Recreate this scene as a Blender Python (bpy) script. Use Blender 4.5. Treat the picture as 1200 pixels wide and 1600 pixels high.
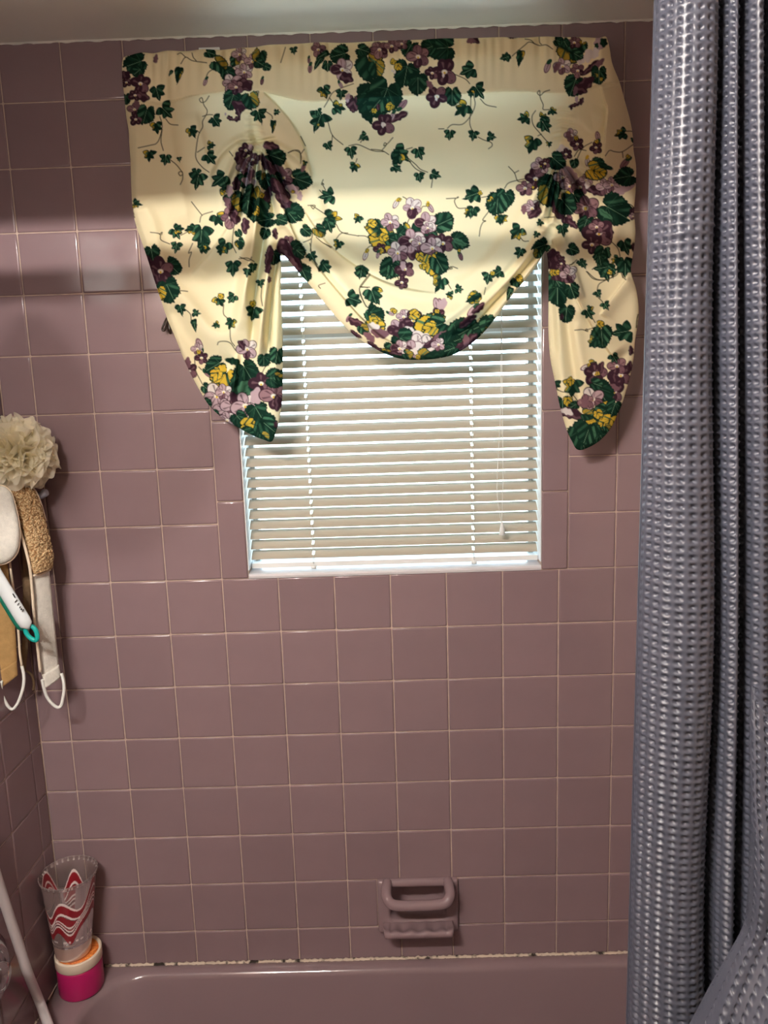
import bpy, math, random
import numpy as np
from mathutils import Matrix, Vector

random.seed(4)
rng = np.random.default_rng(7)
SC = bpy.context.scene
COL = SC.collection
for o in list(bpy.data.objects):
    bpy.data.objects.remove(o)

# ------------------------------------------------------------------ units
# One tile pitch is 0.11 m. (X, Y, D): X tiles right, Y tiles up, D tiles out of the window wall into the room.
U, ZO = 0.11, 1.226
def W(X, Y, D):
    return (U * X, -U * D, U * Y + ZO)

# ------------------------------------------------------------------ camera
F = 1190.30
CAM_R = np.array([[0.99947227, -0.03221317, -0.00418285],
                  [0.03105952, 0.98540845, -0.16734842],
                  [0.00951264, 0.16713019, 0.98588894]])
CAM_P = np.array([3.05693527, 3.36403387, 13.1867554])

def at(px, py, D=0.0):
    """Point of the plane D tiles in front of the window wall that the photograph shows at (px, py); tile units."""
    px = np.asarray(px, float); py = np.asarray(py, float); D = np.asarray(D, float)
    d = np.stack([(px - 600) / F, -(py - 800) / F, -np.ones_like(px)], -1) @ CAM_R
    t = (D - CAM_P[2]) / d[..., 2]
    return CAM_P + t[..., None] * d

def atw(px, py, D=0.0):
    p = at(px, py, D)
    return Vector(W(p[0], p[1], p[2]))

cam_data = bpy.data.cameras.new('camera')
cam = bpy.data.objects.new('camera', cam_data)
COL.objects.link(cam)
cam_data.sensor_fit = 'VERTICAL'
cam_data.sensor_height = 24.0
cam_data.lens = 24.0 * F / 1600.0
cam_data.clip_start = 0.02
def bv(v):
    return Vector((v[0], -v[2], v[1]))
m3 = Matrix((bv(CAM_R[0]), bv(CAM_R[1]), bv(CAM_R[2]))).transposed()
cam.matrix_world = Matrix.Translation(Vector(W(*CAM_P))) @ m3.to_4x4()
SC.camera = cam

# ------------------------------------------------------------------ world, lamps, exposure
world = bpy.data.worlds.new('world')
SC.world = world
world.use_nodes = True
bg = world.node_tree.nodes['Background']
_n, _l = world.node_tree.nodes, world.node_tree.links
_tc = _n.new('ShaderNodeTexCoord'); _sx = _n.new('ShaderNodeSeparateXYZ')
_l.new(_tc.outputs['Generated'], _sx.inputs[0])
_cr = _n.new('ShaderNodeValToRGB')                      # overcast bright sky over duller ground
_mr = _n.new('ShaderNodeMapRange'); _mr.inputs[1].default_value = -0.06; _mr.inputs[2].default_value = 0.06
_l.new(_sx.outputs['Z'], _mr.inputs[0]); _l.new(_mr.outputs[0], _cr.inputs[0])
_cr.color_ramp.elements[0].color = (0.27, 0.31, 0.29, 1)
_cr.color_ramp.elements[1].color = (0.60, 0.83, 1.0, 1)
_l.new(_cr.outputs[0], bg.inputs[0])
bg.inputs[1].default_value = 14.5
SC.view_settings.view_transform = 'Standard'
SC.view_settings.look = 'None'
SC.view_settings.exposure = 0.0
SC.view_settings.gamma = 1.0
SC.view_settings.use_curve_mapping = False

LAMP_W = 31.5
FILL_W = 5.8  # power of the added fill lamp
LAMP_COL = (1.0, 0.95, 0.88)
LAMP_POS = [(-0.30, -1.5, 2.15), (-0.18, -1.5, 2.15), (-0.06, -1.5, 2.15)]
# ------------------------------------------------------------------ helpers
def tag(o, label=None, cat=None, group=None, kind=None):
    if label: o['label'] = label
    if cat: o['category'] = cat
    if group: o['group'] = group
    if kind: o['kind'] = kind
    return o

def link(o, parent=None):
    COL.objects.link(o)
    if parent is not None:
        o.parent = parent
    return o

def thing(name, loc, label, cat, group=None):
    o = bpy.data.objects.new(name, None)
    o.empty_display_size = 0.02
    o.location = loc
    link(o)
    return tag(o, label, cat, group)

class MB:
    """collects vertices and faces in world coordinates"""
    def __init__(self):
        self.v, self.f, self.s = [], [], []
    def add(self, vs, fs, smooth=False):
        n = len(self.v)
        self.v += [tuple(v) for v in vs]
        self.f += [tuple(i + n for i in f) for f in fs]
        self.s += [smooth] * len(fs) if not isinstance(smooth, list) else smooth
        return self
    def box(self, a, b):
        x0, y0, z0 = [min(p, q) for p, q in zip(a, b)]
        x1, y1, z1 = [max(p, q) for p, q in zip(a, b)]
        vs = [(x0, y0, z0), (x1, y0, z0), (x1, y1, z0), (x0, y1, z0), (x0, y0, z1), (x1, y0, z1), (x1, y1, z1), (x0, y1, z1)]
        return self.add(vs, [(0, 3, 2, 1), (4, 5, 6, 7), (0, 1, 5, 4), (1, 2, 6, 5), (2, 3, 7, 6), (3, 0, 4, 7)])
    def rings(self, rings, closed=True, cap0=False, cap1=False, smooth=True):
        """loft: rings is a list of equally long point lists"""
        n = len(rings[0]); vs = [p for r in rings for p in r]; fs = []
        m = n if closed else n - 1
        for i in range(len(rings) - 1):
            for j in range(m):
                k = (j + 1) % n
                fs.append((i * n + j, i * n + k, (i + 1) * n + k, (i + 1) * n + j))
        sm = [smooth] * len(fs)
        if cap0: fs.append(tuple(range(n - 1, -1, -1))); sm.append(False)
        if cap1: fs.append(tuple(range((len(rings) - 1) * n, len(rings) * n))); sm.append(False)
        return self.add(vs, fs, sm)
    def tube(self, pts, r, n=10, cap=True, closed=False):
        pts = [Vector(p) for p in pts]
        rs = r if isinstance(r, (list, tuple)) else [r] * len(pts)
        N = len(pts)
        tang = []
        for i in range(N):
            a = pts[(i - 1) % N] if (closed or i > 0) else pts[i]
            b = pts[(i + 1) % N] if (closed or i < N - 1) else pts[i]
            t = (b - a)
            tang.append(t.normalized() if t.length > 1e-9 else Vector((0, 0, 1)))
        up = Vector((0, 0, 1)) if abs(tang[0].z) < 0.9 else Vector((1, 0, 0))
        u = (up - tang[0] * up.dot(tang[0])).normalized()
        rings = []
        for i in range(N):
            u = (u - tang[i] * u.dot(tang[i])).normalized()
            w = tang[i].cross(u)
            rings.append([pts[i] + (u * math.cos(2 * math.pi * k / n) + w * math.sin(2 * math.pi * k / n)) * rs[i] for k in range(n)])
        if closed:
            rings.append(rings[0])
            return self.rings(rings)
        return self.rings(rings, cap0=cap, cap1=cap)
    def lathe(self, c, prof, n=48, cap0=False, cap1=False):
        """prof: list of (radius, z)"""
        rings = [[(c[0] + r * math.cos(2 * math.pi * k / n), c[1] + r * math.sin(2 * math.pi * k / n), c[2] + z) for k in range(n)] for r, z in prof]
        return self.rings(rings, cap0=cap0, cap1=cap1)
    def build(self, name, mat, parent=None, origin=None):
        me = bpy.data.meshes.new(name)
        off = Vector(origin) if origin is not None else (parent.matrix_world.translation.copy() if parent is not None else Vector((0, 0, 0)))
        if parent is not None and origin is None:
            off = world_loc(parent)
        me.from_pydata([tuple(Vector(v) - off) for v in self.v], [], self.f)
        me.polygons.foreach_set('use_smooth', self.s)
        me.materials.append(mat)
        me.update()
        o = bpy.data.objects.new(name, me)
        if parent is None:
            o.location = off
        return link(o, parent)

def world_loc(o):
    v = Vector(o.location)
    while o.parent is not None:
        o = o.parent
        v = v + Vector(o.location)
    return v

def spline(pts, n=12, closed=False):
    """Catmull-Rom through points of any dimension"""
    P = np.array(pts, float); N = len(P); out = []
    seg = N if closed else N - 1
    for i in range(seg):
        p1, p2 = P[i], P[(i + 1) % N]
        p0 = P[(i - 1) % N] if (closed or i > 0) else 2 * p1 - p2
        p3 = P[(i + 2) % N] if (closed or i + 2 < N) else 2 * p2 - p1
        for k in range(n):
            t = k / n
            out.append(0.5 * ((2 * p1) + (-p0 + p2) * t + (2 * p0 - 5 * p1 + 4 * p2 - p3) * t * t + (-p0 + 3 * p1 - 3 * p2 + p3) * t ** 3))
    if not closed:
        out.append(P[-1])
    return np.array(out)

def srgb(r, g, b):
    def f(c):
        c /= 255.0
        return c / 12.92 if c <= 0.04045 else ((c + 0.055) / 1.055) ** 2.4
    return (f(r), f(g), f(b), 1)

# ------------------------------------------------------------------ materials
def mat(name):
    m = bpy.data.materials.new(name)
    m.use_nodes = True
    return m, m.node_tree.nodes, m.node_tree.links, m.node_tree.nodes['Principled BSDF']

def simple(name, col, rough=0.5, spec=0.5, metal=0.0, var=0.0, scale=20.0, bump=0.0, bscale=200.0, sub=0.0, rnd=0.0):
    m, N, L, b = mat(name)
    b.inputs['Base Color'].default_value = col
    b.inputs['Roughness'].default_value = rough
    b.inputs['Specular IOR Level'].default_value = spec
    b.inputs['Metallic'].default_value = metal
    if var > 0 or rnd > 0:
        tc = N.new('ShaderNodeTexCoord'); nz = N.new('ShaderNodeTexNoise')
        nz.inputs['Scale'].default_value = scale; nz.inputs['Detail'].default_value = 4
        L.new(tc.outputs['Object'], nz.inputs['Vector'])
        mr = N.new('ShaderNodeMapRange')
        mr.inputs[1].default_value = 0.3; mr.inputs[2].default_value = 0.7
        mr.inputs[3].default_value = 1 - var; mr.inputs[4].default_value = 1 + var
        L.new(nz.outputs[0], mr.inputs[0])
        fac = mr.outputs[0]
        if rnd > 0:
            oi = N.new('ShaderNodeObjectInfo'); m2 = N.new('ShaderNodeMapRange')
            m2.inputs[3].default_value = 1 - rnd; m2.inputs[4].default_value = 1 + rnd
            L.new(oi.outputs['Random'], m2.inputs[0])
            mu = N.new('ShaderNodeMath'); mu.operation = 'MULTIPLY'
            L.new(fac, mu.inputs[0]); L.new(m2.outputs[0], mu.inputs[1]); fac = mu.outputs[0]
        vm = N.new('ShaderNodeVectorMath'); vm.operation = 'SCALE'
        vm.inputs[0].default_value = col[:3]
        L.new(fac, vm.inputs['Scale'])
        L.new(vm.outputs[0], b.inputs['Base Color'])
    if bump > 0:
        tc = N.new('ShaderNodeTexCoord'); nz = N.new('ShaderNodeTexNoise')
        nz.inputs['Scale'].default_value = bscale; nz.inputs['Detail'].default_value = 3
        L.new(tc.outputs['Object'], nz.inputs['Vector'])
        bp = N.new('ShaderNodeBump'); bp.inputs['Strength'].default_value = bump; bp.inputs['Distance'].default_value = 0.002
        L.new(nz.outputs[0], bp.inputs['Height']); L.new(bp.outputs[0], b.inputs['Normal'])
    return m

TILE_COL = srgb(137, 114, 117)
M = {}
M['tile'] = simple('mauve_tile', TILE_COL, 0.11, 0.5, var=0.035, scale=9, bump=0.05, bscale=14, rnd=0.045)
M['grout'] = simple('grout', srgb(188, 165, 151), 0.9, 0.2, var=0.12, scale=60)
M['tub'] = simple('mauve_enamel', srgb(135, 113, 116), 0.10, 0.5, var=0.02, scale=4)
M['ceramic'] = simple('mauve_ceramic', srgb(140, 117, 120), 0.07, 0.5)
M['ceiling'] = simple('ceiling_paint', srgb(236, 232, 224), 0.45, 0.4, var=0.03, scale=6, bump=0.15, bscale=60)
M['paint'] = simple('wall_paint', srgb(140, 130, 118), 0.6, 0.3, var=0.02, scale=5)
M['floor'] = simple('floor_vinyl', srgb(84, 74, 68), 0.45, 0.4, var=0.08, scale=8)
M['slat'] = simple('blind_slat', srgb(174, 162, 146), 0.45, 0.4)
M['cord'] = simple('white_cord', srgb(228, 226, 220), 0.8, 0.2)
M['white_plastic'] = simple('white_plastic', srgb(226, 226, 224), 0.35, 0.5)
M['vinyl'] = simple('white_vinyl_frame', srgb(225, 225, 226), 0.4, 0.5)
M['sill'] = simple('white_sill', srgb(214, 208, 210), 0.25, 0.5, var=0.04, scale=20)
M['chrome'] = simple('chrome', srgb(205, 205, 205), 0.12, 0.5, metal=1.0)
M['gasket'] = simple('dark_red_gasket', srgb(70, 20, 34), 0.5, 0.4)
M['hose'] = simple('grey_white_hose', srgb(196, 186, 186), 0.35, 0.5)
M['pink'] = simple('magenta_plastic', srgb(176, 28, 94), 0.35, 0.5)
M['lid'] = simple('cream_lid', srgb(226, 206, 184), 0.5, 0.4)
M['hook'] = simple('pale_grey_plastic', srgb(150, 148, 160), 0.4, 0.5)
M['dark_plastic'] = simple('dark_brown_plastic', srgb(44, 28, 20), 0.35, 0.5)
M['teal'] = simple('teal_rubber', srgb(20, 168, 158), 0.4, 0.5)
M['green'] = simple('green_plastic', srgb(20, 112, 90), 0.4, 0.5)
M['white_gloss'] = simple('white_handle_plastic', srgb(222, 226, 228), 0.25, 0.5)
M['ink'] = simple('black_ink', srgb(24, 22, 22), 0.7, 0.2)
M['terry'] = simple('cream_terry', srgb(214, 200, 178), 0.95, 0.1, var=0.09, scale=90, bump=0.5, bscale=420)
M['terry_white'] = simple('white_terry', srgb(222, 216, 206), 0.95, 0.1, var=0.08, scale=110, bump=0.5, bscale=500)
M['binding'] = simple('cream_binding', srgb(226, 206, 182), 0.9, 0.1, bump=0.3, bscale=700)
M['tan'] = simple('tan_sisal', srgb(176, 140, 92), 0.95, 0.1, var=0.12, scale=70, bump=0.5, bscale=350)
M['brown_strap'] = simple('brown_strap', srgb(136, 112, 86), 0.95, 0.1, var=0.1, scale=80, bump=0.4, bscale=350)
M['cap_metal'] = simple('brushed_metal', srgb(170, 168, 164), 0.35, 0.5, metal=0.9)

def loofah_material():
    m, N, L, b = mat('loofah_fibre')
    tc = N.new('ShaderNodeTexCoord'); v = N.new('ShaderNodeTexVoronoi'); v.inputs['Scale'].default_value = 300
    L.new(tc.outputs['Object'], v.inputs['Vector'])
    cr = N.new('ShaderNodeValToRGB')
    cr.color_ramp.elements[0].position = 0.15; cr.color_ramp.elements[0].color = srgb(232, 202, 156)
    cr.color_ramp.elements[1].position = 0.75; cr.color_ramp.elements[1].color = srgb(158, 116, 74)
    L.new(v.outputs['Distance'], cr.inputs[0]); L.new(cr.outputs[0], b.inputs['Base Color'])
    bp = N.new('ShaderNodeBump'); bp.inputs['Strength'].default_value = 0.9; bp.inputs['Distance'].default_value = 0.003
    bp.invert = True
    L.new(v.outputs['Distance'], bp.inputs['Height']); L.new(bp.outputs[0], b.inputs['Normal'])
    b.inputs['Roughness'].default_value = 0.95
    return m
M['loofah'] = loofah_material()

def orange_material():
    m, N, L, b = mat('orange_scrub_lid')
    tc = N.new('ShaderNodeTexCoord'); nz = N.new('ShaderNodeTexNoise'); nz.inputs['Scale'].default_value = 180
    L.new(tc.outputs['Object'], nz.inputs['Vector'])
    cr = N.new('ShaderNodeValToRGB')
    cr.color_ramp.elements[0].position = 0.3; cr.color_ramp.elements[0].color = srgb(205, 90, 20)
    cr.color_ramp.elements[1].position = 0.7; cr.color_ramp.elements[1].color = srgb(250, 160, 80)
    L.new(nz.outputs[0], cr.inputs[0]); L.new(cr.outputs[0], b.inputs['Base Color'])
    b.inputs['Roughness'].default_value = 0.5
    return m
M['orange'] = orange_material()

def caulk_material():
    m, N, L, b = mat('old_caulk')
    tc = N.new('ShaderNodeTexCoord'); nz = N.new('ShaderNodeTexNoise'); nz.inputs['Scale'].default_value = 34
    nz.inputs['Detail'].default_value = 6
    L.new(tc.outputs['Object'], nz.inputs['Vector'])
    cr = N.new('ShaderNodeValToRGB')
    cr.color_ramp.elements[0].position = 0.40; cr.color_ramp.elements[0].color = srgb(46, 34, 26)
    cr.color_ramp.elements[1].position = 0.47; cr.color_ramp.elements[1].color = srgb(206, 186, 168)
    L.new(nz.outputs[0], cr.inputs[0]); L.new(cr.outputs[0], b.inputs['Base Color'])
    b.inputs['Roughness'].default_value = 0.8
    return m
M['caulk'] = caulk_material()

def pane_material():
    m, N, L, b = mat('window_glass')
    out = N['Material Output']
    tr = N.new('ShaderNodeBsdfTransparent'); tr.inputs[0].default_value = (0.94, 0.97, 0.97, 1)
    gl = N.new('ShaderNodeBsdfGlossy'); gl.inputs['Roughness'].default_value = 0.02
    fr = N.new('ShaderNodeFresnel'); fr.inputs[0].default_value = 1.45
    mx = N.new('ShaderNodeMixShader')
    L.new(fr.outputs[0], mx.inputs[0]); L.new(tr.outputs[0], mx.inputs[1]); L.new(gl.outputs[0], mx.inputs[2])
    L.new(mx.outputs[0], out.inputs[0])
    return m
M['pane'] = pane_material()

def mesh_cloth_material():
    m, N, L, b = mat('puff_netting')
    out = N['Material Output']
    df = N.new('ShaderNodeBsdfDiffuse'); df.inputs[0].default_value = srgb(254, 248, 230)
    tl = N.new('ShaderNodeBsdfTranslucent'); tl.inputs[0].default_value = srgb(254, 247, 226)
    mx = N.new('ShaderNodeMixShader'); mx.inputs[0].default_value = 0.5
    L.new(df.outputs[0], mx.inputs[1]); L.new(tl.outputs[0], mx.inputs[2])
    tr = N.new('ShaderNodeBsdfTransparent')
    m2 = N.new('ShaderNodeMixShader'); m2.inputs[0].default_value = 0.74
    L.new(tr.outputs[0], m2.inputs[1]); L.new(mx.outputs[0], m2.inputs[2])
    L.new(m2.outputs[0], out.inputs[0])
    return m
M['netting'] = mesh_cloth_material()

def print_cloth_material():
    m, N, L, b = mat('violet_print_cotton')
    out = N['Material Output']
    at_ = N.new('ShaderNodeAttribute'); at_.attribute_name = 'print'
    th = N.new('ShaderNodeAttribute'); th.attribute_name = 'thin'
    tc = N.new('ShaderNodeTexCoord')
    wv = N.new('ShaderNodeTexNoise'); wv.inputs['Scale'].default_value = 900
    mp = N.new('ShaderNodeMapping'); mp.inputs['Scale'].default_value = (1, 1, 0.35)
    L.new(tc.outputs['Object'], mp.inputs[0]); L.new(mp.outputs[0], wv.inputs['Vector'])
    bp = N.new('ShaderNodeBump'); bp.inputs['Strength'].default_value = 0.12; bp.inputs['Distance'].default_value = 0.0006
    L.new(wv.outputs[0], bp.inputs['Height'])
    df = N.new('ShaderNodeBsdfDiffuse'); tl = N.new('ShaderNodeBsdfTranslucent')
    L.new(at_.outputs['Color'], df.inputs[0]); L.new(at_.outputs['Color'], tl.inputs[0])
    L.new(bp.outputs[0], df.inputs['Normal'])
    mul = N.new('ShaderNodeMath'); mul.operation = 'MULTIPLY'; mul.inputs[1].default_value = 0.27
    L.new(th.outputs['Fac'], mul.inputs[0])
    mx = N.new('ShaderNodeMixShader')
    L.new(mul.outputs[0], mx.inputs[0]); L.new(df.outputs[0], mx.inputs[1]); L.new(tl.outputs[0], mx.inputs[2])
    L.new(mx.outputs[0], out.inputs[0])
    return m
M['print'] = print_cloth_material()

def cup_material():
    m, N, L, b = mat('printed_clear_plastic')
    out = N['Material Output']
    c = N.new('ShaderNodeAttribute'); c.attribute_name = 'print'
    a = N.new('ShaderNodeAttribute'); a.attribute_name = 'cover'
    tr = N.new('ShaderNodeBsdfTransparent'); tr.inputs[0].default_value = (0.93, 0.91, 0.91, 1)
    gl = N.new('ShaderNodeBsdfGlossy'); gl.inputs['Roughness'].default_value = 0.08
    lw = N.new('ShaderNodeFresnel'); lw.inputs[0].default_value = 1.5
    m1 = N.new('ShaderNodeMixShader')
    L.new(lw.outputs[0], m1.inputs[0]); L.new(tr.outputs[0], m1.inputs[1]); L.new(gl.outputs[0], m1.inputs[2])
    hz = N.new('ShaderNodeBsdfDiffuse'); hz.inputs[0].default_value = srgb(214, 190, 186)
    m0 = N.new('ShaderNodeMixShader'); m0.inputs[0].default_value = 0.2
    L.new(m1.outputs[0], m0.inputs[1]); L.new(hz.outputs[0], m0.inputs[2])
    L.new(c.outputs['Color'], b.inputs['Base Color']); b.inputs['Roughness'].default_value = 0.3
    m2 = N.new('ShaderNodeMixShader')
    L.new(a.outputs['Fac'], m2.inputs[0]); L.new(m0.outputs[0], m2.inputs[1]); L.new(b.outputs[0], m2.inputs[2])
    L.new(m2.outputs[0], out.inputs[0])
    return m
M['cup'] = cup_material()
M['curtain'] = simple('grey_waffle_polyester', srgb(71, 73, 85), 0.38, 0.5)
M['liner'] = simple('pale_hem_binding', srgb(150, 158, 176), 0.5, 0.4)
# ================================================================== structure
XL, XR = -3.568, 10.29           # side walls
YT = 8.885                       # ceiling
YRIM = -7.69                     # tub rim
YF = -ZO / U                     # floor
DB = 24.0                        # wall behind the camera
WX0, WX1, WY0, WY1 = 0.48, 5.69, 0.05, 8.45   # window opening
SX0, SX1, SY0, SY1 = 2.78, 3.90, -6.82, -6.10  # soap niche hole
GR = -0.014                      # grout face

def struct(name, mb, m):
    o = mb.build(name, m, origin=(0, 0, 0))
    o['kind'] = 'structure'
    return o

def wall_with_holes(x0, x1, y0, y1, d0, d1, holes):
    mb = MB()
    xs = sorted({x0, x1, *[h[0] for h in holes], *[h[1] for h in holes]})
    ys = sorted({y0, y1, *[h[2] for h in holes], *[h[3] for h in holes]})
    for i in range(len(xs) - 1):
        for j in range(len(ys) - 1):
            cx, cy = (xs[i] + xs[i + 1]) / 2, (ys[j] + ys[j + 1]) / 2
            if any(h[0] < cx < h[1] and h[2] < cy < h[3] for h in holes):
                continue
            for d, fl in ((d1, False), (d0, True)):
                q = [W(xs[i], ys[j], d), W(xs[i + 1], ys[j], d), W(xs[i + 1], ys[j + 1], d), W(xs[i], ys[j + 1], d)]
                mb.add(q[::-1] if fl else q, [(0, 1, 2, 3)])
    for h in holes:
        a, b, c, d = [(h[0], h[2]), (h[1], h[2]), (h[1], h[3]), (h[0], h[3])]
        for p, q in ((a, b), (b, c), (c, d), (d, a)):
            mb.add([W(*p, d0), W(*q, d0), W(*q, d1), W(*p, d1)], [(0, 1, 2, 3)])
    return mb

wall_back = struct('wall_back', wall_with_holes(XL - 0.9, XR + 0.9, YF, YT, -1.1, GR, [(WX0, WX1, WY0, WY1), (SX0, SX1, SY0, SY1)]), M['grout'])
wall_left = struct('wall_left', MB().box(W(XL - 0.9, YF, -1.1), W(XL + GR, YT, DB)), M['grout'])
wall_right = struct('wall_right', MB().box(W(XR - GR, YF, -1.1), W(XR + 0.9, YT, DB)), M['grout'])
wall_front = struct('wall_front', MB().box(W(XL - 0.9, YF, DB), W(XR + 0.9, YT, DB + 0.9)), M['paint'])
floor = struct('floor', MB().box(W(XL - 0.9, YF - 0.9, -1.1), W(XR + 0.9, YF, DB)), M['floor'])
ceiling = struct('ceiling', MB().box(W(XL - 0.9, YT, -1.1), W(XR + 0.9, YT + 0.9, DB + 0.9)), M['ceiling'])
# dropped header across the tub opening, above the picture
struct('ceiling_header', MB().box(W(XL, (2.042 - ZO) / U, 6.95), W(XR, YT, 7.75)), M['paint'])

# ------------------------------------------------------------------ tiles
tile_cache = {}
def tile_mesh(w, h):
    key = (round(w, 4), round(h, 4))
    if key in tile_cache:
        return tile_cache[key]
    hw, hh = w / 2 * U - 0.0009, h / 2 * U - 0.0009
    r0 = 0.0022
    def ring(off, dep):
        x, z, r = hw - off, hh - off, max(r0 - off * 0.5, 0.0006)
        pts = []
        for sx, sz, a0 in ((1, -1, -90), (1, 1, 0), (-1, 1, 90), (-1, -1, 180)):
            for a in (a0 + 15, a0 + 75):
                pts.append((sx * (x - r) + r * math.cos(math.radians(a)), -dep, sz * (z - r) + r * math.sin(math.radians(a))))
        return pts
    mb = MB()
    mb.rings([ring(0, -0.003), ring(0, -0.0014), ring(0.0009, -0.0004), ring(0.0030, 0.0)], cap1=True)
    me = bpy.data.meshes.new('tile')
    me.from_pydata(mb.v, [], mb.f)
    me.polygons.foreach_set('use_smooth', mb.s)
    me.materials.append(M['tile'])
    me.update()
    tile_cache[key] = me
    return me

def tile_at(parent, c, w, h, side='back', name='tile'):
    o = bpy.data.objects.new(name, tile_mesh(w, h))
    o.location = c
    j = lambda s: random.gauss(0, s)
    rz = {'back': 0, 'left': math.pi / 2, 'right': -math.pi / 2}[side]
    o.rotation_euler = (j(0.0022), 0, rz + j(0.0022))
    p = Vector(c)
    push = min(abs(j(0.00025)), 0.0005)
    n = {'back': Vector((0, -1, 0)), 'left': Vector((1, 0, 0)), 'right': Vector((-1, 0, 0))}[side]
    o.location = p + n * push
    return link(o, parent)

rowlev = [8 - k for k in range(16)]                     # joint heights 8 .. -7
levels = [YT] + rowlev + [YRIM]
cols = [XL] + list(range(-3, 11)) + [XR]
stuff_tiles = []
def back_rect(x0, x1, y0, y1, solo):
    if x1 - x0 < 0.05 or y1 - y0 < 0.05:
        return
    c = W((x0 + x1) / 2, (y0 + y1) / 2, 0)
    if solo: tile_at(wall_back, c, x1 - x0, y1 - y0)
    else: stuff_tiles.append((c, x1 - x0, y1 - y0, 'back'))
TX0, TX1 = 0.0, 6.16
DX0, DX1, DY0, DY1 = 2.565, 4.105, -7.08, -5.98           # soap dish plate
for i in range(len(levels) - 1):
    y1, y0 = levels[i], levels[i + 1]
    for k in range(len(cols) - 1):
        x0, x1 = cols[k], cols[k + 1]
        solo = x0 < 7.5
        if y0 >= 0 and y1 <= 8.0 and x1 > TX0 and x0 < TX1:      # beside the window
            if x0 < TX1 < x1: back_rect(TX1, x1, y0, y1, solo)
            continue
        if y0 >= 7.99 and x1 > WX0 and x0 < WX1:
            if x0 < WX0: back_rect(x0, WX0, y0, WY1, solo)
            if x1 > WX1: back_rect(WX1, x1, y0, WY1, solo)
            back_rect(x0, x1, WY1, y1, solo)
            continue
        if x1 > DX0 and x0 < DX1 and y1 > DY0 and y0 < -6.5:
            if y0 < DY0:                                        # bottom row, below the plate
                back_rect(x0, x1, y0, DY0 if (x0 >= DX0 and x1 <= DX1) else y1, solo)
            else:
                if x0 < DX0: back_rect(x0, DX0, y0, y1, solo)
                elif x1 > DX1: back_rect(DX1, x1, y0, y1, solo)
            continue
        back_rect(x0, x1, y0, y1, solo)
# narrow edging tiles round the window
y = 0.0
while y < 8.0 - 1e-6:
    y1 = min(y + 1.4, 8.0)
    for x0, x1 in ((TX0, WX0), (WX1, TX1)):
        tile_at(wall_back, W((x0 + x1) / 2, (y + y1) / 2, 0.012), x1 - x0, y1 - y)
    y = y1
# left wall
dcols = [0, 0.38] + [0.38 + 0.955 * k for k in range(1, 8)]
for i in range(len(levels) - 1):
    y1, y0 = levels[i], levels[i + 1]
    for k in range(len(dcols) - 1):
        d0, d1 = dcols[k], dcols[k + 1]
        c = W(XL, (y0 + y1) / 2, (d0 + d1) / 2)
        if d0 < 3.3 and y1 < 4.5: tile_at(wall_left, c, d1 - d0, y1 - y0, 'left')
        else: stuff_tiles.append((c, d1 - d0, y1 - y0, 'left'))
        stuff_tiles.append((W(XR, (y0 + y1) / 2, (d0 + d1) / 2), d1 - d0, y1 - y0, 'right'))
for side, parent in (('back', wall_back), ('left', wall_left), ('right', wall_right)):
    mb = MB()
    for c, w, h, s in stuff_tiles:
        if s != side: continue
        me = tile_mesh(w, h)
        rot = Matrix.Rotation({'back': 0, 'left': math.pi / 2, 'right': -math.pi / 2}[s], 4, 'Z')
        vs = [Vector(c) + rot @ v.co for v in me.vertices]
        mb.add(vs, [tuple(p.vertices) for p in me.polygons], [p.use_smooth for p in me.polygons])
    o = mb.build('tile_field', M['tile'], parent)
    o['kind'] = 'stuff'

# ------------------------------------------------------------------ window
win = bpy.data.objects.new('window_1', None); win.location = W((WX0 + WX1) / 2, WY0, -0.6); link(win); win['kind'] = 'structure'
mb = MB()
fw = 0.09
for x0, x1, y0, y1 in ((WX0, WX0 + fw, WY0, WY1), (WX1 - fw, WX1, WY0, WY1), (WX0 + fw, WX1 - fw, WY0, WY0 + fw), (WX0 + fw, WX1 - fw, WY1 - fw, WY1)):
    mb.box(W(x0, y0, -1.05), W(x1, y1, -0.78))
mb.build('window_frame', M['vinyl'], win)
ym = (WY0 + WY1) / 2
MB().box(W(WX0 + fw, ym - 0.07, -1.0), W(WX1 - fw, ym + 0.07, -0.82)).build('meeting_rail', M['vinyl'], win)
for y0, y1 in ((WY0 + fw, ym - 0.07), (ym + 0.07, WY1 - fw)):
    MB().box(W(WX0 + fw, y0, -0.93), W(WX1 - fw, y1, -0.90)).build('pane', M['pane'], win)
mb = MB()
prof = [(-0.78, 0.10), (-0.02, 0.085), (0.012, 0.07), (0.02, 0.04), (0.012, 0.0), (-0.02, -0.012)]
mb.rings([[W(xx, yy, d) for xx in (WX0 + 0.004, WX1 - 0.004)] for d, yy in prof], closed=False, smooth=False)
mb.build('window_sill', M['sill'], win)
# smooth tiled reveals, coloured white so they look daylit
for xx, s in ((WX0, 1), (WX1, -1)):
    MB().box(W(xx, WY0 + 0.1, -0.76), W(xx + s * 0.015, WY1, 0.005)).build('window_reveal', M['vinyl'], win)

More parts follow.
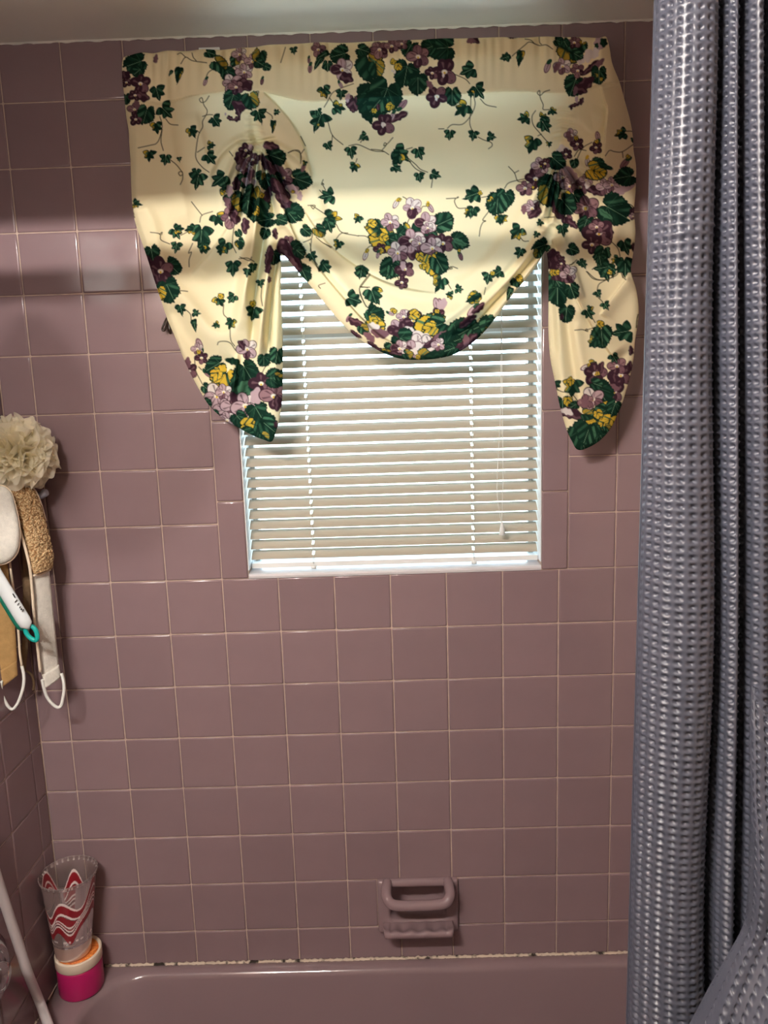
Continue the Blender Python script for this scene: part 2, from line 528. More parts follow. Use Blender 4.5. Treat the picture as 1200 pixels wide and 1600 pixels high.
# ------------------------------------------------------------------ mini blind
BD = -0.30
BX0, BX1 = WX0 + 0.032, WX1 - 0.024
blind = thing('mini_blind', W((BX0 + BX1) / 2, 7.3, BD), 'white mini blind with thin tilted slats inside the bright window', 'blind')
MB().box(W(BX0, 7.40, BD - 0.06), W(BX1, 7.60, BD + 0.06)).build('head_rail', M['white_plastic'], blind)
pit = 0.1875
ybot = 0.36
lad = [at(485, 760, BD)[0], at(738, 760, BD)[0]]
tilt = math.radians(38.5)
def slat_mesh():
    mb = MB()
    hw = 0.0125
    us = [BX0 * U]
    for lx in lad: us += [lx * U - 0.0026, lx * U + 0.0026]
    us.append(BX1 * U)
    vsv = [-1, -0.45, 0, 0.45, 1]
    cx = (BX0 + BX1) / 2 * U
    def P(u, v, lift):
        y, z = v * hw, 0.0016 * (1 - v * v) + lift
        # v=+1 is the edge on the room side (towards -y), tipped down
        return (u - cx, -(y * math.cos(tilt)) - z * math.sin(tilt), -(y * math.sin(tilt)) + z * math.cos(tilt))
    for k in range(len(us) - 1):
        hole = k in (1, 3)
        for a in range(4):
            if hole and a in (1, 2): continue
            q = [P(us[k], vsv[a], 0), P(us[k + 1], vsv[a], 0), P(us[k + 1], vsv[a + 1], 0), P(us[k], vsv[a + 1], 0)]
            mb.add(q, [(0, 1, 2, 3)], True)
            q = [P(us[k], vsv[a], -0.0004), P(us[k + 1], vsv[a], -0.0004), P(us[k + 1], vsv[a + 1], -0.0004), P(us[k], vsv[a + 1], -0.0004)]
            mb.add(q[::-1], [(0, 1, 2, 3)], True)
    me = bpy.data.meshes.new('slat')
    me.from_pydata(mb.v, [], mb.f); me.polygons.foreach_set('use_smooth', mb.s)
    me.materials.append(M['slat']); me.update()
    return me
sm = slat_mesh()
bl = Vector(blind.location)
yy = ybot
while yy < 7.36:
    o = bpy.data.objects.new('slat', sm)
    o.location = Vector(W((BX0 + BX1) / 2, yy, BD)) - bl
    o.rotation_euler = (random.gauss(0, 0.01) - 0.06 * (1 - yy / 6), random.gauss(0, 0.0012), 0)
    link(o, blind)
    yy += pit
mb = MB(); yb = ybot - 0.17
mb.box(W(BX0, yb - 0.055, BD - 0.10), W(BX1, yb + 0.035, BD + 0.10)).build('bottom_rail', M['white_plastic'], blind)
for lx in lad:
    mb = MB()
    for dd in (-0.118, 0.118):
        mb.tube([W(lx, yb, BD + dd), W(lx + 0.004, 3, BD + dd), W(lx, 7.4, BD + dd)], 0.0006, 5)
    mb.tube([W(lx + 0.012, yb, BD), W(lx + 0.012, 7.4, BD)], 0.0007, 5)
    mb.build('ladder_cord', M['cord'], blind)
    MB().lathe(W(lx, yb - 0.06, BD + 0.11), [(0.0, -0.003), (0.005, -0.003), (0.006, 0.0), (0.005, 0.003), (0.0, 0.003)], 14).build('rail_button', M['white_plastic'], blind)
# pull cords and tassel
PD = -0.08
mb = MB()
top = at(783, 440, PD)
c1 = [at(784, 440, PD), at(783, 520, PD), at(782, 640, PD), at(777, 740, PD), at(777, 775, PD), at(783, 817, PD)]
c2 = [at(784, 440, PD), at(784, 520, PD), at(785, 640, PD), at(786, 740, PD), at(785, 780, PD), at(784, 817, PD)]
for c in (c1, c2):
    s = spline([W(*p) for p in ([(c[0][0], 7.4, PD)] + c)], 6)
    mb.tube(s, 0.0007, 5)
mb.build('pull_cord', M['cord'], blind)
tp = at(784.5, 817, PD)
MB().lathe(W(tp[0], tp[1] - 0.22, PD), [(0.0, 0.0), (0.0055, 0.0), (0.0062, 0.001), (0.0052, 0.010), (0.0028, 0.022), (0.0018, 0.026), (0.0, 0.0265)], 16).build('tassel', M['white_plastic'], blind)

# ------------------------------------------------------------------ bathtub
def tub():
    x0, x1, d0, d1 = XL, XR, 0.0, 6.3
    bx0, bx1, bd0, bd1 = -2.78, 9.5, 0.29, 5.65          # basin mouth
    N = 128
    def rrect(a0, a1, b0, b1, r, Y):
        """points by angle so every ring matches"""
        pts = []
        cx, cd = (a0 + a1) / 2, (b0 + b1) / 2
        hx, hd = (a1 - a0) / 2, (b1 - b0) / 2
        per = []
        n = N // 4
        for q, (sx, sd) in enumerate(((1, 1), (-1, 1), (-1, -1), (1, -1))):
            for k in range(n):
                a = math.pi / 2 * (q + (k + 0.5) / n)
                # half the samples sit in the corner arc, half on the straights
                t = (k + 0.5) / n
                if t < 0.2: e = (1, t / 0.2, 0)
                elif t > 0.8: e = (2, (t - 0.8) / 0.2, 0)
                else: e = (0, (t - 0.2) / 0.6, 0)
                ccx, ccd = hx - r, hd - r
                if q % 2 == 0:
                    if e[0] == 1: p = (hx, ccd * e[1])
                    elif e[0] == 2: p = (ccx * (1 - e[1]), hd)
                    else: p = (ccx + r * math.cos(e[1] * math.pi / 2), ccd + r * math.sin(e[1] * math.pi / 2))
                else:
                    if e[0] == 1: p = (ccx * e[1], hd)
                    elif e[0] == 2: p = (hx, ccd * (1 - e[1]))
                    else: p = (ccx + r * math.sin(e[1] * math.pi / 2), ccd + r * math.cos(e[1] * math.pi / 2))
                pts.append(W(cx + sx * p[0], Y, cd + sd * p[1]))
        return pts
    R = YRIM
    mb = MB()
    e = 0.006
    rings = [rrect(x0 + e, x1 - e, d0 + e, d1, 0.03, YF), rrect(x0 + e, x1 - e, d0 + e, d1, 0.03, R - 0.12),
             rrect(x0 + e, x1 - e, d0 + e, d1, 0.06, R - 0.03), rrect(x0 + 0.03, x1 - 0.03, d0 + 0.03, d1 - 0.05, 0.06, R)]
    er = 0.16
    rings.append(rrect(bx0 - er, bx1 + er, bd0 - er, bd1 + er, 1.0, R))
    for k in range(1, 9):
        a = k / 8 * math.radians(78)
        off = er - er * math.sin(a)
        rings.append(rrect(bx0 - off, bx1 + off, bd0 - off, bd1 + off, 0.95, R - er * (1 - math.cos(a))))
    for t, ins in ((0.35, 0.10), (0.9, 0.2), (1.6, 0.36), (2.2, 0.58), (2.6, 0.9), (2.8, 1.3)):
        rings.append(rrect(bx0 + ins, bx1 - ins * 1.4, bd0 + ins * 0.9, bd1 - ins * 0.9, 1.0 + 0.1 * t, R - er - t))
    mb.rings([r[::-1] for r in rings], cap1=True)
    o = mb.build('bathtub', M['tub'], origin=W(3.3, YF, 3.5))
    return tag(o, 'mauve enamelled bathtub set against the tiled window wall', 'bathtub')
tub()
# crumbling caulk line along the rim
mb = MB()
n = 420
rings = []
for i in range(n):
    X = XL + 0.02 + (XR - XL - 0.04) * i / (n - 1)
    h = 0.034 + 0.016 * math.sin(i * 1.7) * math.sin(i * 0.37) + random.uniform(-0.008, 0.008)
    rings.append([W(X, YRIM - 0.005, 0.0), W(X, YRIM + h, 0.012), W(X, YRIM + h * 0.5, 0.03 + h * 0.3), W(X, YRIM - 0.005, 0.045 + random.uniform(-.01, .01))])
mb.rings(rings, closed=False)
struct('trim_1', mb, M['caulk'])
mb = MB()
mb.tube([W(XL + 0.005, YRIM + 0.01, d) for d in np.linspace(0.02, 7, 60)], 0.0022, 6)
struct('trim_2', mb, M['caulk'])
mb = MB()
n = 300; rings = []
for i in range(n):
    X = XL + (XR - XL) * i / (n - 1)
    h = 0.02 + 0.012 * math.sin(i * 0.9) * math.sin(i * 0.23) + random.uniform(-0.004, 0.004)
    rings.append([W(X, YT + 0.01, 0.03), W(X, YT - h * 0.3, 0.02), W(X, YT - h, 0.004), W(X, YT - h, -0.01)])
mb.rings(rings, closed=False)
struct('trim_3', mb, M['ceiling'])

# ------------------------------------------------------------------ soap dish with grab bar
sd = thing('soap_dish', W(3.35, DY0, 0.0), 'mauve ceramic soap dish with a grab bar in the tiled wall', 'soap dish')
mb = MB()
def rr(x0, x1, y0, y1, r, d, n=5):
    pts = []
    for cx, cy, a0 in ((x1 - r, y0 + r, -90), (x1 - r, y1 - r, 0), (x0 + r, y1 - r, 90), (x0 + r, y0 + r, 180)):
        for k in range(n):
            a = math.radians(a0 + 90 * k / (n - 1))
            pts.append(W(cx + r * math.cos(a), cy + r * math.sin(a), d))
    return pts
hx0, hx1, hy0, hy1 = 2.80, 3.875, -6.80, -6.12
mb.rings([rr(DX0, DX1, DY0, DY1, 0.05, -0.02), rr(DX0, DX1, DY0, DY1, 0.05, 0.05), rr(DX0 + 0.015, DX1 - 0.015, DY0 + 0.015, DY1 - 0.015, 0.05, 0.085),
          rr(DX0 + 0.05, DX1 - 0.05, DY0 + 0.05, DY1 - 0.05, 0.06, 0.10),
          rr(hx0 - 0.05, hx1 + 0.05, hy0 - 0.05, hy1 + 0.05, 0.1, 0.10), rr(hx0 - 0.02, hx1 + 0.02, hy0 - 0.02, hy1 + 0.02, 0.1, 0.09), rr(hx0, hx1, hy0, hy1, 0.1, 0.05),
          rr(SX0 + 0.04, SX1 - 0.04, SY0 + 0.02, SY1 - 0.02, 0.1, -0.05), rr(SX0 + 0.06, SX1 - 0.06, SY0 + 0.04, SY1 - 0.04, 0.1, -0.36), rr(SX0 + 0.3, SX1 - 0.3, SY0 + 0.15, SY1 - 0.15, 0.1, -0.42)], cap1=True)
mb.build('back_plate', M['ceramic'], sd)
mb = MB()
bpth = spline([(2.76, -6.03, 0.05), (2.745, -6.04, 0.22), (2.755, -6.10, 0.39), (2.86, -6.19, 0.46), (3.10, -6.215, 0.47), (3.34, -6.215, 0.47), (3.58, -6.215, 0.47), (3.82, -6.19, 0.46), (3.925, -6.10, 0.39), (3.93, -6.04, 0.22), (3.915, -6.03, 0.05)], 7)
mb.tube([W(*p) for p in bpth], 0.0105, 18)
mb.build('grab_bar', M['ceramic'], sd)
mb = MB()
n = 60; rings = []
for i in range(n):
    t = i / (n - 1)
    X = 2.665 + (3.99 - 2.665) * t
    sc = 0.5 + 0.5 * math.cos((t - 0.5) * 2 * math.pi * 4.6) if 0.1 < t < 0.9 else 0
    e = min(1, t / 0.05, (1 - t) / 0.05); e = 0.75 + 0.25 * math.sqrt(max(0, 1 - (1 - e) ** 2))
    dip = 0.03 * sc
    rings.append([W(X, -6.84, 0.06), W(X, -6.83 - dip * 0.6, 0.14), W(X, -6.83 - dip, 0.24 * e), W(X, -6.77 - dip * 1.6, 0.38 * e), W(X, -6.735 - dip * 0.9, 0.47 * e), W(X, -6.735 - dip * 0.5, 0.52 * e), W(X, -6.78, 0.545 * e), W(X, -6.85, 0.53 * e),
                  W(X, -6.90, 0.47 * e), W(X, -6.96, 0.30 * e), W(X, -7.03, 0.06)])
mb.rings([r[::-1] for r in rings], cap0=True, cap1=True)
mb.build('soap_tray', M['ceramic'], sd)

# ------------------------------------------------------------------ valance
def build_valance():
    GX0, GY0, GW, GH = 184, 48, 824, 668
    PX, PY = np.meshgrid(np.arange(GW, dtype=np.float32) + GX0, np.arange(GH, dtype=np.float32) + GY0)

    # ---- outline of the cloth
    def L(s):
        return [tuple(float(v) for v in p.split(',')) for p in s.split()]
    outline = L('192,92 205,86 222,82 240,83 262,79 290,80 318,77 345,78 372,75 395,74 420,70 448,69 470,68 500,66 530,67 560,66 590,64 620,63 655,62 690,60 720,60 750,59 785,58 815,59 850,57 880,58 910,58 935,59 946,57 950,64 953,78 '
                '957,100 968,128 977,160 985,190 989,215 990,235 994,262 993,300 991,330 993,362 991,385 988,405 986,425 994,452 998,482 996,510 992,535 990,560 984,590 974,625 966,645 955,668 940,686 922,698 904,703 895,690 886,670 876,635 869,600 861,560 858,520 858,470 858,425 856,398 852,392 '
                '840,412 820,438 800,462 772,500 745,530 715,551 690,559 660,562 630,561 605,554 580,541 556,526 530,501 508,475 488,450 466,425 447,402 438,397 '
                '439,420 438,450 440,490 441,540 441,590 440,625 436,655 430,676 424,690 412,687 396,681 372,668 350,655 328,635 315,615 300,588 287,560 275,530 262,500 252,470 242,440 233,412 224,385 212,350 207,322 205,290 204,255 202,225 201,205 197,180 194,150 191,120')
    O = spline(outline, 4, closed=True)

    # inside test by scanline crossing
    inside = np.zeros((GH, GW), bool)
    ox, oy = O[:, 0], O[:, 1]
    nx_, ny_ = np.roll(ox, -1), np.roll(oy, -1)
    for r in range(GH):
        y = GY0 + r + 0.013
        hit = ((oy <= y) & (ny_ > y)) | ((ny_ <= y) & (oy > y))
        xs = np.sort(ox[hit] + (y - oy[hit]) / (ny_[hit] - oy[hit]) * (nx_[hit] - ox[hit]))
        for k in range(0, len(xs) - 1, 2):
            a, b = int(math.ceil(xs[k] - GX0)), int(math.floor(xs[k + 1] - GX0))
            if b >= a: inside[r, max(a, 0):b + 1] = True

    def sl(x0, y0, x1, y1):
        return slice(max(0, int(y0 - GY0)), max(0, min(GH, int(y1 - GY0) + 1))), slice(max(0, int(x0 - GX0)), max(0, min(GW, int(x1 - GX0) + 1)))

    def seg_dist(P, S, want_t=True):
        """unsigned distance, side (+ right of travel) and place along the polyline for every grid point of the slice"""
        X, Y = PX[S], PY[S]
        best = np.full(X.shape, 1e9, np.float32); side = np.ones_like(best); tt = np.zeros_like(best)
        n = len(P) - 1
        for i in range(n):
            ax, ay = P[i]; bx, by = P[i + 1]
            dx, dy = bx - ax, by - ay
            l2 = dx * dx + dy * dy + 1e-9
            t = np.clip(((X - ax) * dx + (Y - ay) * dy) / l2, 0, 1)
            ex, ey = X - ax - t * dx, Y - ay - t * dy
            d2 = ex * ex + ey * ey
            m = d2 < best
            best[m] = d2[m]
            side[m] = np.sign(dx * (Y - ay) - dy * (X - ax))[m]
            tt[m] = ((i + t) / n)[m]
        return np.sqrt(best), side, tt

    # ---- relief, millimetres out of the wall
    Z = np.zeros((GH, GW), np.float32)
    Z += 74
    # swag belly and tails
    Z += 16 * np.exp(-((PX - 645) / 150) ** 2 - ((PY - 420) / 170) ** 2)
    Z += 9 * np.exp(-((PX - 300) / 75) ** 2 - ((PY - 420) / 170) ** 2)
    Z += 6 * np.exp(-((PX - 930) / 55) ** 2 - ((PY - 470) / 190) ** 2)
    # return to the wall at both ends
    t = np.clip((PX - 940 - np.clip((PY - 130) * 0.02, 0, 6)) / 52, 0, 1)
    Z -= 52 * t ** 1.3 * np.clip((430 - PY) / 160, 0, 1)
    t = np.clip((214 + np.clip((PY - 330) * 0.33, 0, 90) - PX) / 22, 0, 1)
    Z -= 34 * t ** 1.5

    def ridge(pts, amp, wl, wr, t0=0.12, t1=0.12, n=6):
        P = spline(L(pts), n)
        w = 3.0 * max(wl, wr)
        S = sl(P[:, 0].min() - w, P[:, 1].min() - w, P[:, 0].max() + w, P[:, 1].max() + w)
        d, s, t = seg_dist(P, S)
        ww = np.where(s > 0, wr, wl)
        tp = np.ones_like(t)
        if t0 > 0: tp = tp * np.clip(t / t0, 0, 1)
        if t1 > 0: tp = tp * np.clip((1 - t) / t1, 0, 1)
        tp = tp * tp * (3 - 2 * tp)
        Z[S] += 1.45 * amp * tp * np.exp(-(d / ww) ** 2)

    # soft big folds: left tail
    ridge('252,90 258,160 268,230 282,300 296,360', 5, 10, 30)
    ridge('232,88 234,150 238,230', 4, 14, 10)
    ridge('300,170 318,235 330,300', 4, 8, 26)
    ridge('222,315 238,345 246,380 262,430', 7, 10, 16)
    ridge('402,282 372,330 340,382 296,434', 11, 22, 2.0)
    ridge('240,420 275,452 300,480 325,512 352,522 376,500 384,440', 11, 12, 26)
    ridge('262,470 290,520 320,560 345,575 366,556', -7, 16, 14)
    ridge('400,340 385,400 376,460 374,520', 6, 14, 8)
    ridge('372,548 367,590 362,625', 20, 14, 2.5, 0.3, 0.3)
    ridge('378,545 374,585 368,625', -9, 4, 6, 0.3, 0.3)
    ridge('406,300 400,345 394,395 384,450 377,500', 22, 7, 9, 0.1, 0.35)
    ridge('433,375 420,420 412,475 405,540 400,600', 20, 9, 7, 0.08, 0.4)
    ridge('438,395 436,450 432,520 428,600 424,660', 7, 7, 12, 0.05, 0.3)
    ridge('418,330 408,400 398,470 392,560', -18, 5, 5, 0.1, 0.3)
    ridge('436,385 428,430 422,500 418,580', -16, 4, 5, 0.1, 0.3)
    ridge('310,600 345,630 380,650 415,665', 5, 10, 10)
    # gathered rosette on the left: ruched spine and fan
    for k, (q, a) in enumerate((('400,216 372,240 352,285 345,330', 9), ('402,222 384,258 372,310 366,350', 13), ('404,226 394,268 388,318 380,352', 12), ('408,228 408,275 404,318 398,350', 15),
                                ('412,228 424,262 436,300 446,330', 14), ('416,226 438,250 456,285 474,318', 12), ('420,222 448,236 474,256 490,282', 9), ('398,212 366,222 340,246 322,285', 6))):
        ridge(q, a, 5.5, 5.5, 0.1, 0.3)
    for q in ('402,226 378,262 368,316 360,345', '404,228 389,262 380,316 374,350', '406,229 400,270 396,320 390,350', '410,230 416,270 424,312 430,342', '414,230 430,258 447,295 462,325'):
        ridge(q, -22, 3.4, 3.4, 0.08, 0.3)
    ridge('366,224 384,222 400,222 420,218 434,217', -7, 3, 3, 0.2, 0.2)
    for k in range(7):
        y = 160 + 9.5 * k
        ridge(f'{384 - k},{y + 3} 396,{y - 1} {407 + 2 * k},{y + 3}', 3.2, 3.2, 3.2, 0.3, 0.3)
    ridge('394,165 398,195 402,225', -5, 9, 9)
    ridge('404,165 420,190 445,215 480,245', 4, 14, 16)
    ridge('425,290 428,325 432,365 436,385', -8, 7, 7)
    ridge('425,372 432,355 445,352 458,366 470,385', 6, 5, 5)
    # tuck that hangs behind the bright middle panel: edge raised on the right
    ridge('408,142 432,166 455,194 472,226 482,262 488,300', 8, 1.8, 40, 0.06, 0.15)
    ridge('488,285 500,320 505,345', 4, 8, 18)
    # swag: fold lips sweeping down from the left gather
    ridge('470,318 492,352 520,386 556,414 600,438 650,452 700,458', 13, 20, 1.8, 0.1, 0.3)
    ridge('452,325 470,362 494,398 530,440 566,478 596,506', 9, 14, 8, 0.1, 0.3)
    ridge('430,300 446,335 468,384 500,424 532,462 566,500 600,530 640,545', 15, 1.6, 22, 0.05, 0.25)
    ridge('441,398 466,428 494,462 524,498 560,530 600,551 650,559 700,553', 9, 20, 8, 0.06, 0.2)
    ridge('446,372 462,402 480,424', -7, 4, 4)
    # and from the right gather
    ridge('848,330 822,372 785,420 742,464 700,498 664,524', 9, 8, 22, 0.06, 0.25)
    ridge('852,352 830,390 795,436 758,474 716,508 676,532', 12, 10, 9, 0.05, 0.25)
    ridge('854,372 838,396 806,436 770,474 735,508 690,536', -18, 5, 5, 0.08, 0.25)
    ridge('855,384 838,408 812,442 782,482 752,518 716,544 670,555', 17, 9, 12, 0.05, 0.2)
    ridge('838,300 806,350 778,392 740,430 700,452', 6, 26, 10)
    ridge('590,470 630,492 672,500 712,490 748,462', 6, 12, 14, 0.3, 0.3)
    ridge('580,440 622,462 664,470 706,460', -4, 10, 10, 0.3, 0.3)
    # right gather
    for q, a in (('866,250 852,276 838,300 826,325', 9), ('868,256 858,290 852,322 848,345', 12), ('872,258 872,296 866,330 862,356', 11), ('876,256 890,290 900,322 908,352', 10),
                 ('880,252 904,276 926,300 948,318', 8), ('884,248 910,262 938,276 966,284', 7), ('864,246 846,262 822,284 806,310', 6)):
        ridge(q, a, 6, 6, 0.1, 0.3)
    for q in ('867,254 854,284 845,312 838,335', '870,258 866,294 860,326 856,350', '874,258 880,294 882,326 886,352', '878,254 898,284 914,312 928,335'):
        ridge(q, -20, 3.4, 3.4, 0.08, 0.3)
    for k in range(6):
        y = 172 + 9 * k
        ridge(f'{866 - 2 * k},{y + 4} 880,{y - 1} {902 + k},{y + 5}', 4.2, 3.4, 3.4, 0.3, 0.3)
    ridge('872,176 876,205 874,240', -5, 10, 10)
    ridge('890,178 912,196 930,205 948,170', 6, 18, 10)
    ridge('940,132 946,158 950,172 946,215 944,260 950,300', 9, 30, 1.8, 0.05, 0.2)
    ridge('850,365 858,350 872,352 884,368', 6, 5, 5)
    # right tail
    ridge('862,372 882,420 906,470 928,512 950,545 966,566', 15, 26, 1.8, 0.06, 0.15)
    ridge('866,380 884,430 900,475 916,520', 14, 12, 12, 0.06, 0.3)
    ridge('872,352 888,392 900,430 912,470', 7, 4, 12)
    ridge('984,432 968,452 950,476 938,494', 7, 14, 2.2, 0.1, 0.1)
    ridge('868,420 872,500 878,580 888,640', 6, 8, 10)
    ridge('862,410 863,480 868,560', -6, 5, 5)
    ridge('880,440 888,520 900,600 910,650', -5, 7, 7)
    ridge('898,500 908,560 918,610', 4, 9, 9)
    ridge('960,300 962,350 956,400', 4, 14, 12)
    ridge('900,200 890,300 905,380', 4, 10, 14)
    # gathers under the rod pocket
    hd = np.clip(1 - (PY - 60) / 95, 0, 1)
    f1 = np.sin(PX * 0.19 + 1.3 * np.sin(PX * 0.031) + 0.012 * PY) * (0.55 + 0.45 * np.sin(PX * 0.037 + 1))
    f2 = np.sin(PX * 0.41 + 2 * np.sin(PX * 0.05))
    Z += hd * (5.5 * f1 + 1.8 * f2) * np.where(PX < 560, 1.15, 0.75)
    # seam of the rod pocket
    seam = spline(L('196,150 240,160 268,158 300,150 345,143 380,140 410,143 440,150 470,157 500,158 530,156 600,150 690,148 780,143 830,143 870,145 905,141 944,130'), 5)
    sy = np.interp(PX[0], seam[:, 0], seam[:, 1]).astype(np.float32)
    below = PY - sy[None, :]
    Z += 3.0 * np.exp(-(below / 40) ** 2) * (below < 0) - 1.2 * np.exp(-(below / 3) ** 2)
    # broad unevenness of soft cotton
    Z += 1.6 * np.sin(PX * 0.027 + PY * 0.018 + 1) * np.sin(PY * 0.024 - PX * 0.011) + 0.8 * np.sin(PX * 0.06 - PY * 0.05)

    # distance to the outline, for the rolled hem
    d_edge = np.full((GH, GW), 99, np.float32)
    band = 15
    for i in range(len(O)):
        ax, ay = O[i]; bx, by = O[(i + 1) % len(O)]
        S = sl(min(ax, bx) - band, min(ay, by) - band, max(ax, bx) + band, max(ay, by) + band)
        X, Y = PX[S], PY[S]
        dx, dy = bx - ax, by - ay
        t = np.clip(((X - ax) * dx + (Y - ay) * dy) / (dx * dx + dy * dy + 1e-9), 0, 1)
        d = np.hypot(X - ax - t * dx, Y - ay - t * dy)
        d_edge[S] = np.minimum(d_edge[S], d)
    q = np.clip(1 - d_edge / 12, 0, 1)
    roll = np.where(PY < 130, 7.0, 9.0)
    Z -= roll * (1 - np.sqrt(np.clip(1 - q * q, 0, 1)))
    Z = np.maximum(Z, 9)

    # ---- how many layers of cloth: the pocket, tucks and rolled folds are double
    thin = np.ones((GH, GW), np.float32)
    def soft(x, w): return np.clip(x / w + 0.5, 0, 1)
    thin *= 0.30 + 0.70 * soft(below, 4)
    def poly_layer(pts, val, feather=3):
        P = np.array(L(pts)); P = spline(P, 5, closed=True)
        S = sl(P[:, 0].min() - 6, P[:, 1].min() - 6, P[:, 0].max() + 6, P[:, 1].max() + 6)
        X, Y = PX[S], PY[S]
        ins = np.zeros(X.shape, bool)
        for i in range(len(P)):
            ax, ay = P[i]; bx, by = P[(i + 1) % len(P)]
            c = ((ay > Y) != (by > Y)) & (X < (bx - ax) * (Y - ay) / (by - ay + 1e-9) + ax)
            ins ^= c
        d, _, _ = seg_dist(np.vstack([P, P[:1]]), S)
        sd_ = np.where(ins, d, -d)
        m = soft(sd_, feather)
        thin[S] = thin[S] * (1 - m) + np.minimum(thin[S], val) * m
    poly_layer('405,140 432,166 455,194 472,226 480,262 482,300 470,320 440,300 415,230 402,190', 0.35)
    poly_layer('944,128 950,172 946,215 946,262 952,300 1000,310 1000,120', 0.35)
    poly_layer('430,300 446,335 468,384 500,424 532,462 566,500 600,530 640,545 700,545 690,562 640,566 590,548 540,512 500,466 460,420 437,395', 0.25)
    poly_layer('470,318 492,352 520,386 556,414 600,440 590,452 550,440 510,405 480,365', 0.55)
    poly_layer('850,340 822,386 790,428 750,470 700,508 690,520 714,512 770,470 815,425 850,380', 0.3)
    poly_layer('854,380 838,408 812,442 782,482 752,518 738,510 768,472 806,432 840,392', 0.3)
    poly_layer('410,290 402,345 396,395 384,450 372,480 358,470 372,420 386,350', 0.4)
    poly_layer('432,372 440,400 425,480 415,540 400,560 402,500 412,430', 0.45)

    # ---- printed pattern
    base = np.array(srgb(246, 232, 192)[:3], np.float32)
    C = np.empty((GH, GW, 3), np.float32); C[:] = base
    c_ = lambda *a: np.array(srgb(*a)[:3], np.float32)
    DK, GR_, MG, LG = c_(25, 48, 38), c_(38, 76, 57), c_(72, 114, 86), c_(130, 170, 134)
    YE, OL, YO = c_(222, 184, 62), c_(112, 108, 44), c_(168, 142, 56)
    PD, PM, PL, PW = c_(64, 40, 50), c_(124, 90, 98), c_(190, 162, 166), c_(226, 214, 208)
    MV, ST, WH = c_(152, 116, 120), c_(74, 66, 44), c_(240, 232, 214)
    local = np.random.default_rng(11)

    def put(S, m, col):
        m = np.clip(m, 0, 1)[..., None]
        C[S] = C[S] * (1 - m) + col * m

    IVY = (np.radians([0, 22, 50, 74, 108, 138, 163, 180]), np.array([1.0, .60, .78, .50, .86, .66, .50, .22]))
    RND = (np.radians([0, 30, 60, 90, 120, 150, 172, 180]), np.array([1.0, .90, .80, .76, .78, .74, .50, .25]))
    NAR = (np.radians([0, 15, 35, 60, 90, 120, 150, 180]), np.array([1.0, .62, .42, .34, .34, .42, .60, .55]))

    def leaf(x, y, s, ang, kind, tone):
        R = s * {'i': 0.52, 'l': 0.48, 'n': 0.60}[kind]
        S = sl(x - R * 1.2, y - R * 1.2, x + R * 1.2, y + R * 1.2)
        X, Y = PX[S] - x, PY[S] - y
        if X.size == 0: return
        a = math.radians(ang)
        u = X * math.cos(a) + Y * math.sin(a); v = -X * math.sin(a) + Y * math.cos(a)
        rho = np.hypot(u, v) / R; th = np.arctan2(v, u); ath = np.abs(th)
        tab = {'i': IVY, 'l': RND, 'n': NAR}[kind]
        k9 = local.uniform(0, 6)
        jl, jr = 1 + local.normal(0, .07, 8), 1 + local.normal(0, .07, 8)
        rr_ = np.where(th > 0, np.interp(ath, tab[0], tab[1] * jl), np.interp(ath, tab[0], tab[1] * jr))
        if kind == 'l': rr_ = rr_ + (0.02 * np.sin(th * 17 + k9) + 0.02 * np.sin(th * 29)) * (s > 11)
        aa = R * 0.9
        put(S, (rr_ - rho) * aa + 0.5, PD if tone == 'p' else DK)
        k0 = local.uniform(0, 6)
        # veins leave the midrib at a slant; the pale strokes lie between them
        vs = np.sin((u * 1.0 - np.abs(v) * 1.15) / R * 8.5 + k0 + 0.8 * np.sin(v / R * 4 + k0))
        st = vs
        half = (v > 0) if local.random() < 0.5 else (v < 0)
        inner = np.clip((rr_ * 0.92 - rho) * aa, 0, 1)
        off_rib = np.clip(np.abs(v) / R * 5 - 0.3, 0, 1)  # keeps the printed strokes clear of the midrib
        if tone == 'd':
            put(S, inner * off_rib * np.clip(vs * 1.6, 0, 1) * np.where(half, 0.9, 0.45), GR_)
            put(S, inner * off_rib * np.clip(vs * 2.4 - 1.3, 0, 1) * half * 0.5, MG)
        elif tone == 'p':
            put(S, inner * np.clip(st * 2, 0, 1) * 0.6, PM)
        else:
            put(S, inner * off_rib * np.clip(vs * 1.8 + 0.9, 0, 1) * np.where(half, 1, 0.55), GR_)
            put(S, inner * off_rib * np.clip(vs * 2.2 - 0.1, 0, 1) * np.where(half, 0.95, 0.3), MG)
        if tone in 'yho':
            ys = (-1 if local.random() < 0.5 else 1)
            sec = np.clip(np.cos(th - ys * (1.5 + 0.4 * local.normal())) * (2.2 if tone == 'y' else 3.0) - (1.1 if tone == 'y' else 0.2), 0, 1) * np.clip(rho / np.maximum(rr_, .05) * 4 - (1.6 if tone == 'y' else 0.3), 0, 1)
            if tone == 'h': sec = np.maximum(sec, 0.9 * np.clip(1.2 - np.clip(vs - 0.3, 0, 1) * 2, 0, 1))
            put(S, inner * sec * np.clip(1.1 - 0.9 * np.clip(st - 0.55, 0, 1) * 3, 0.05, 1), YE if tone != 'o' else YO)
        if s > 9:
            put(S, np.clip(1 - np.abs(v) / 0.7, 0, 1) * (u > -0.3 * R) * (rho < rr_ * 0.85) * 0.7, LG if tone in 'gd' else DK)
        if s > 16:
            for aa_ in (0.7, 1.35, -0.7, -1.35):
                w = np.abs(v * math.cos(aa_) - (u + 0.25 * R) * math.sin(aa_)); fwd = v * math.sin(aa_) + (u + 0.25 * R) * math.cos(aa_)
                put(S, np.clip(1 - w / 0.7, 0, 1) * (fwd > 0) * (fwd < 0.75 * R) * (rho < rr_ * 0.8) * 0.55, DK if tone != 'd' else MG)

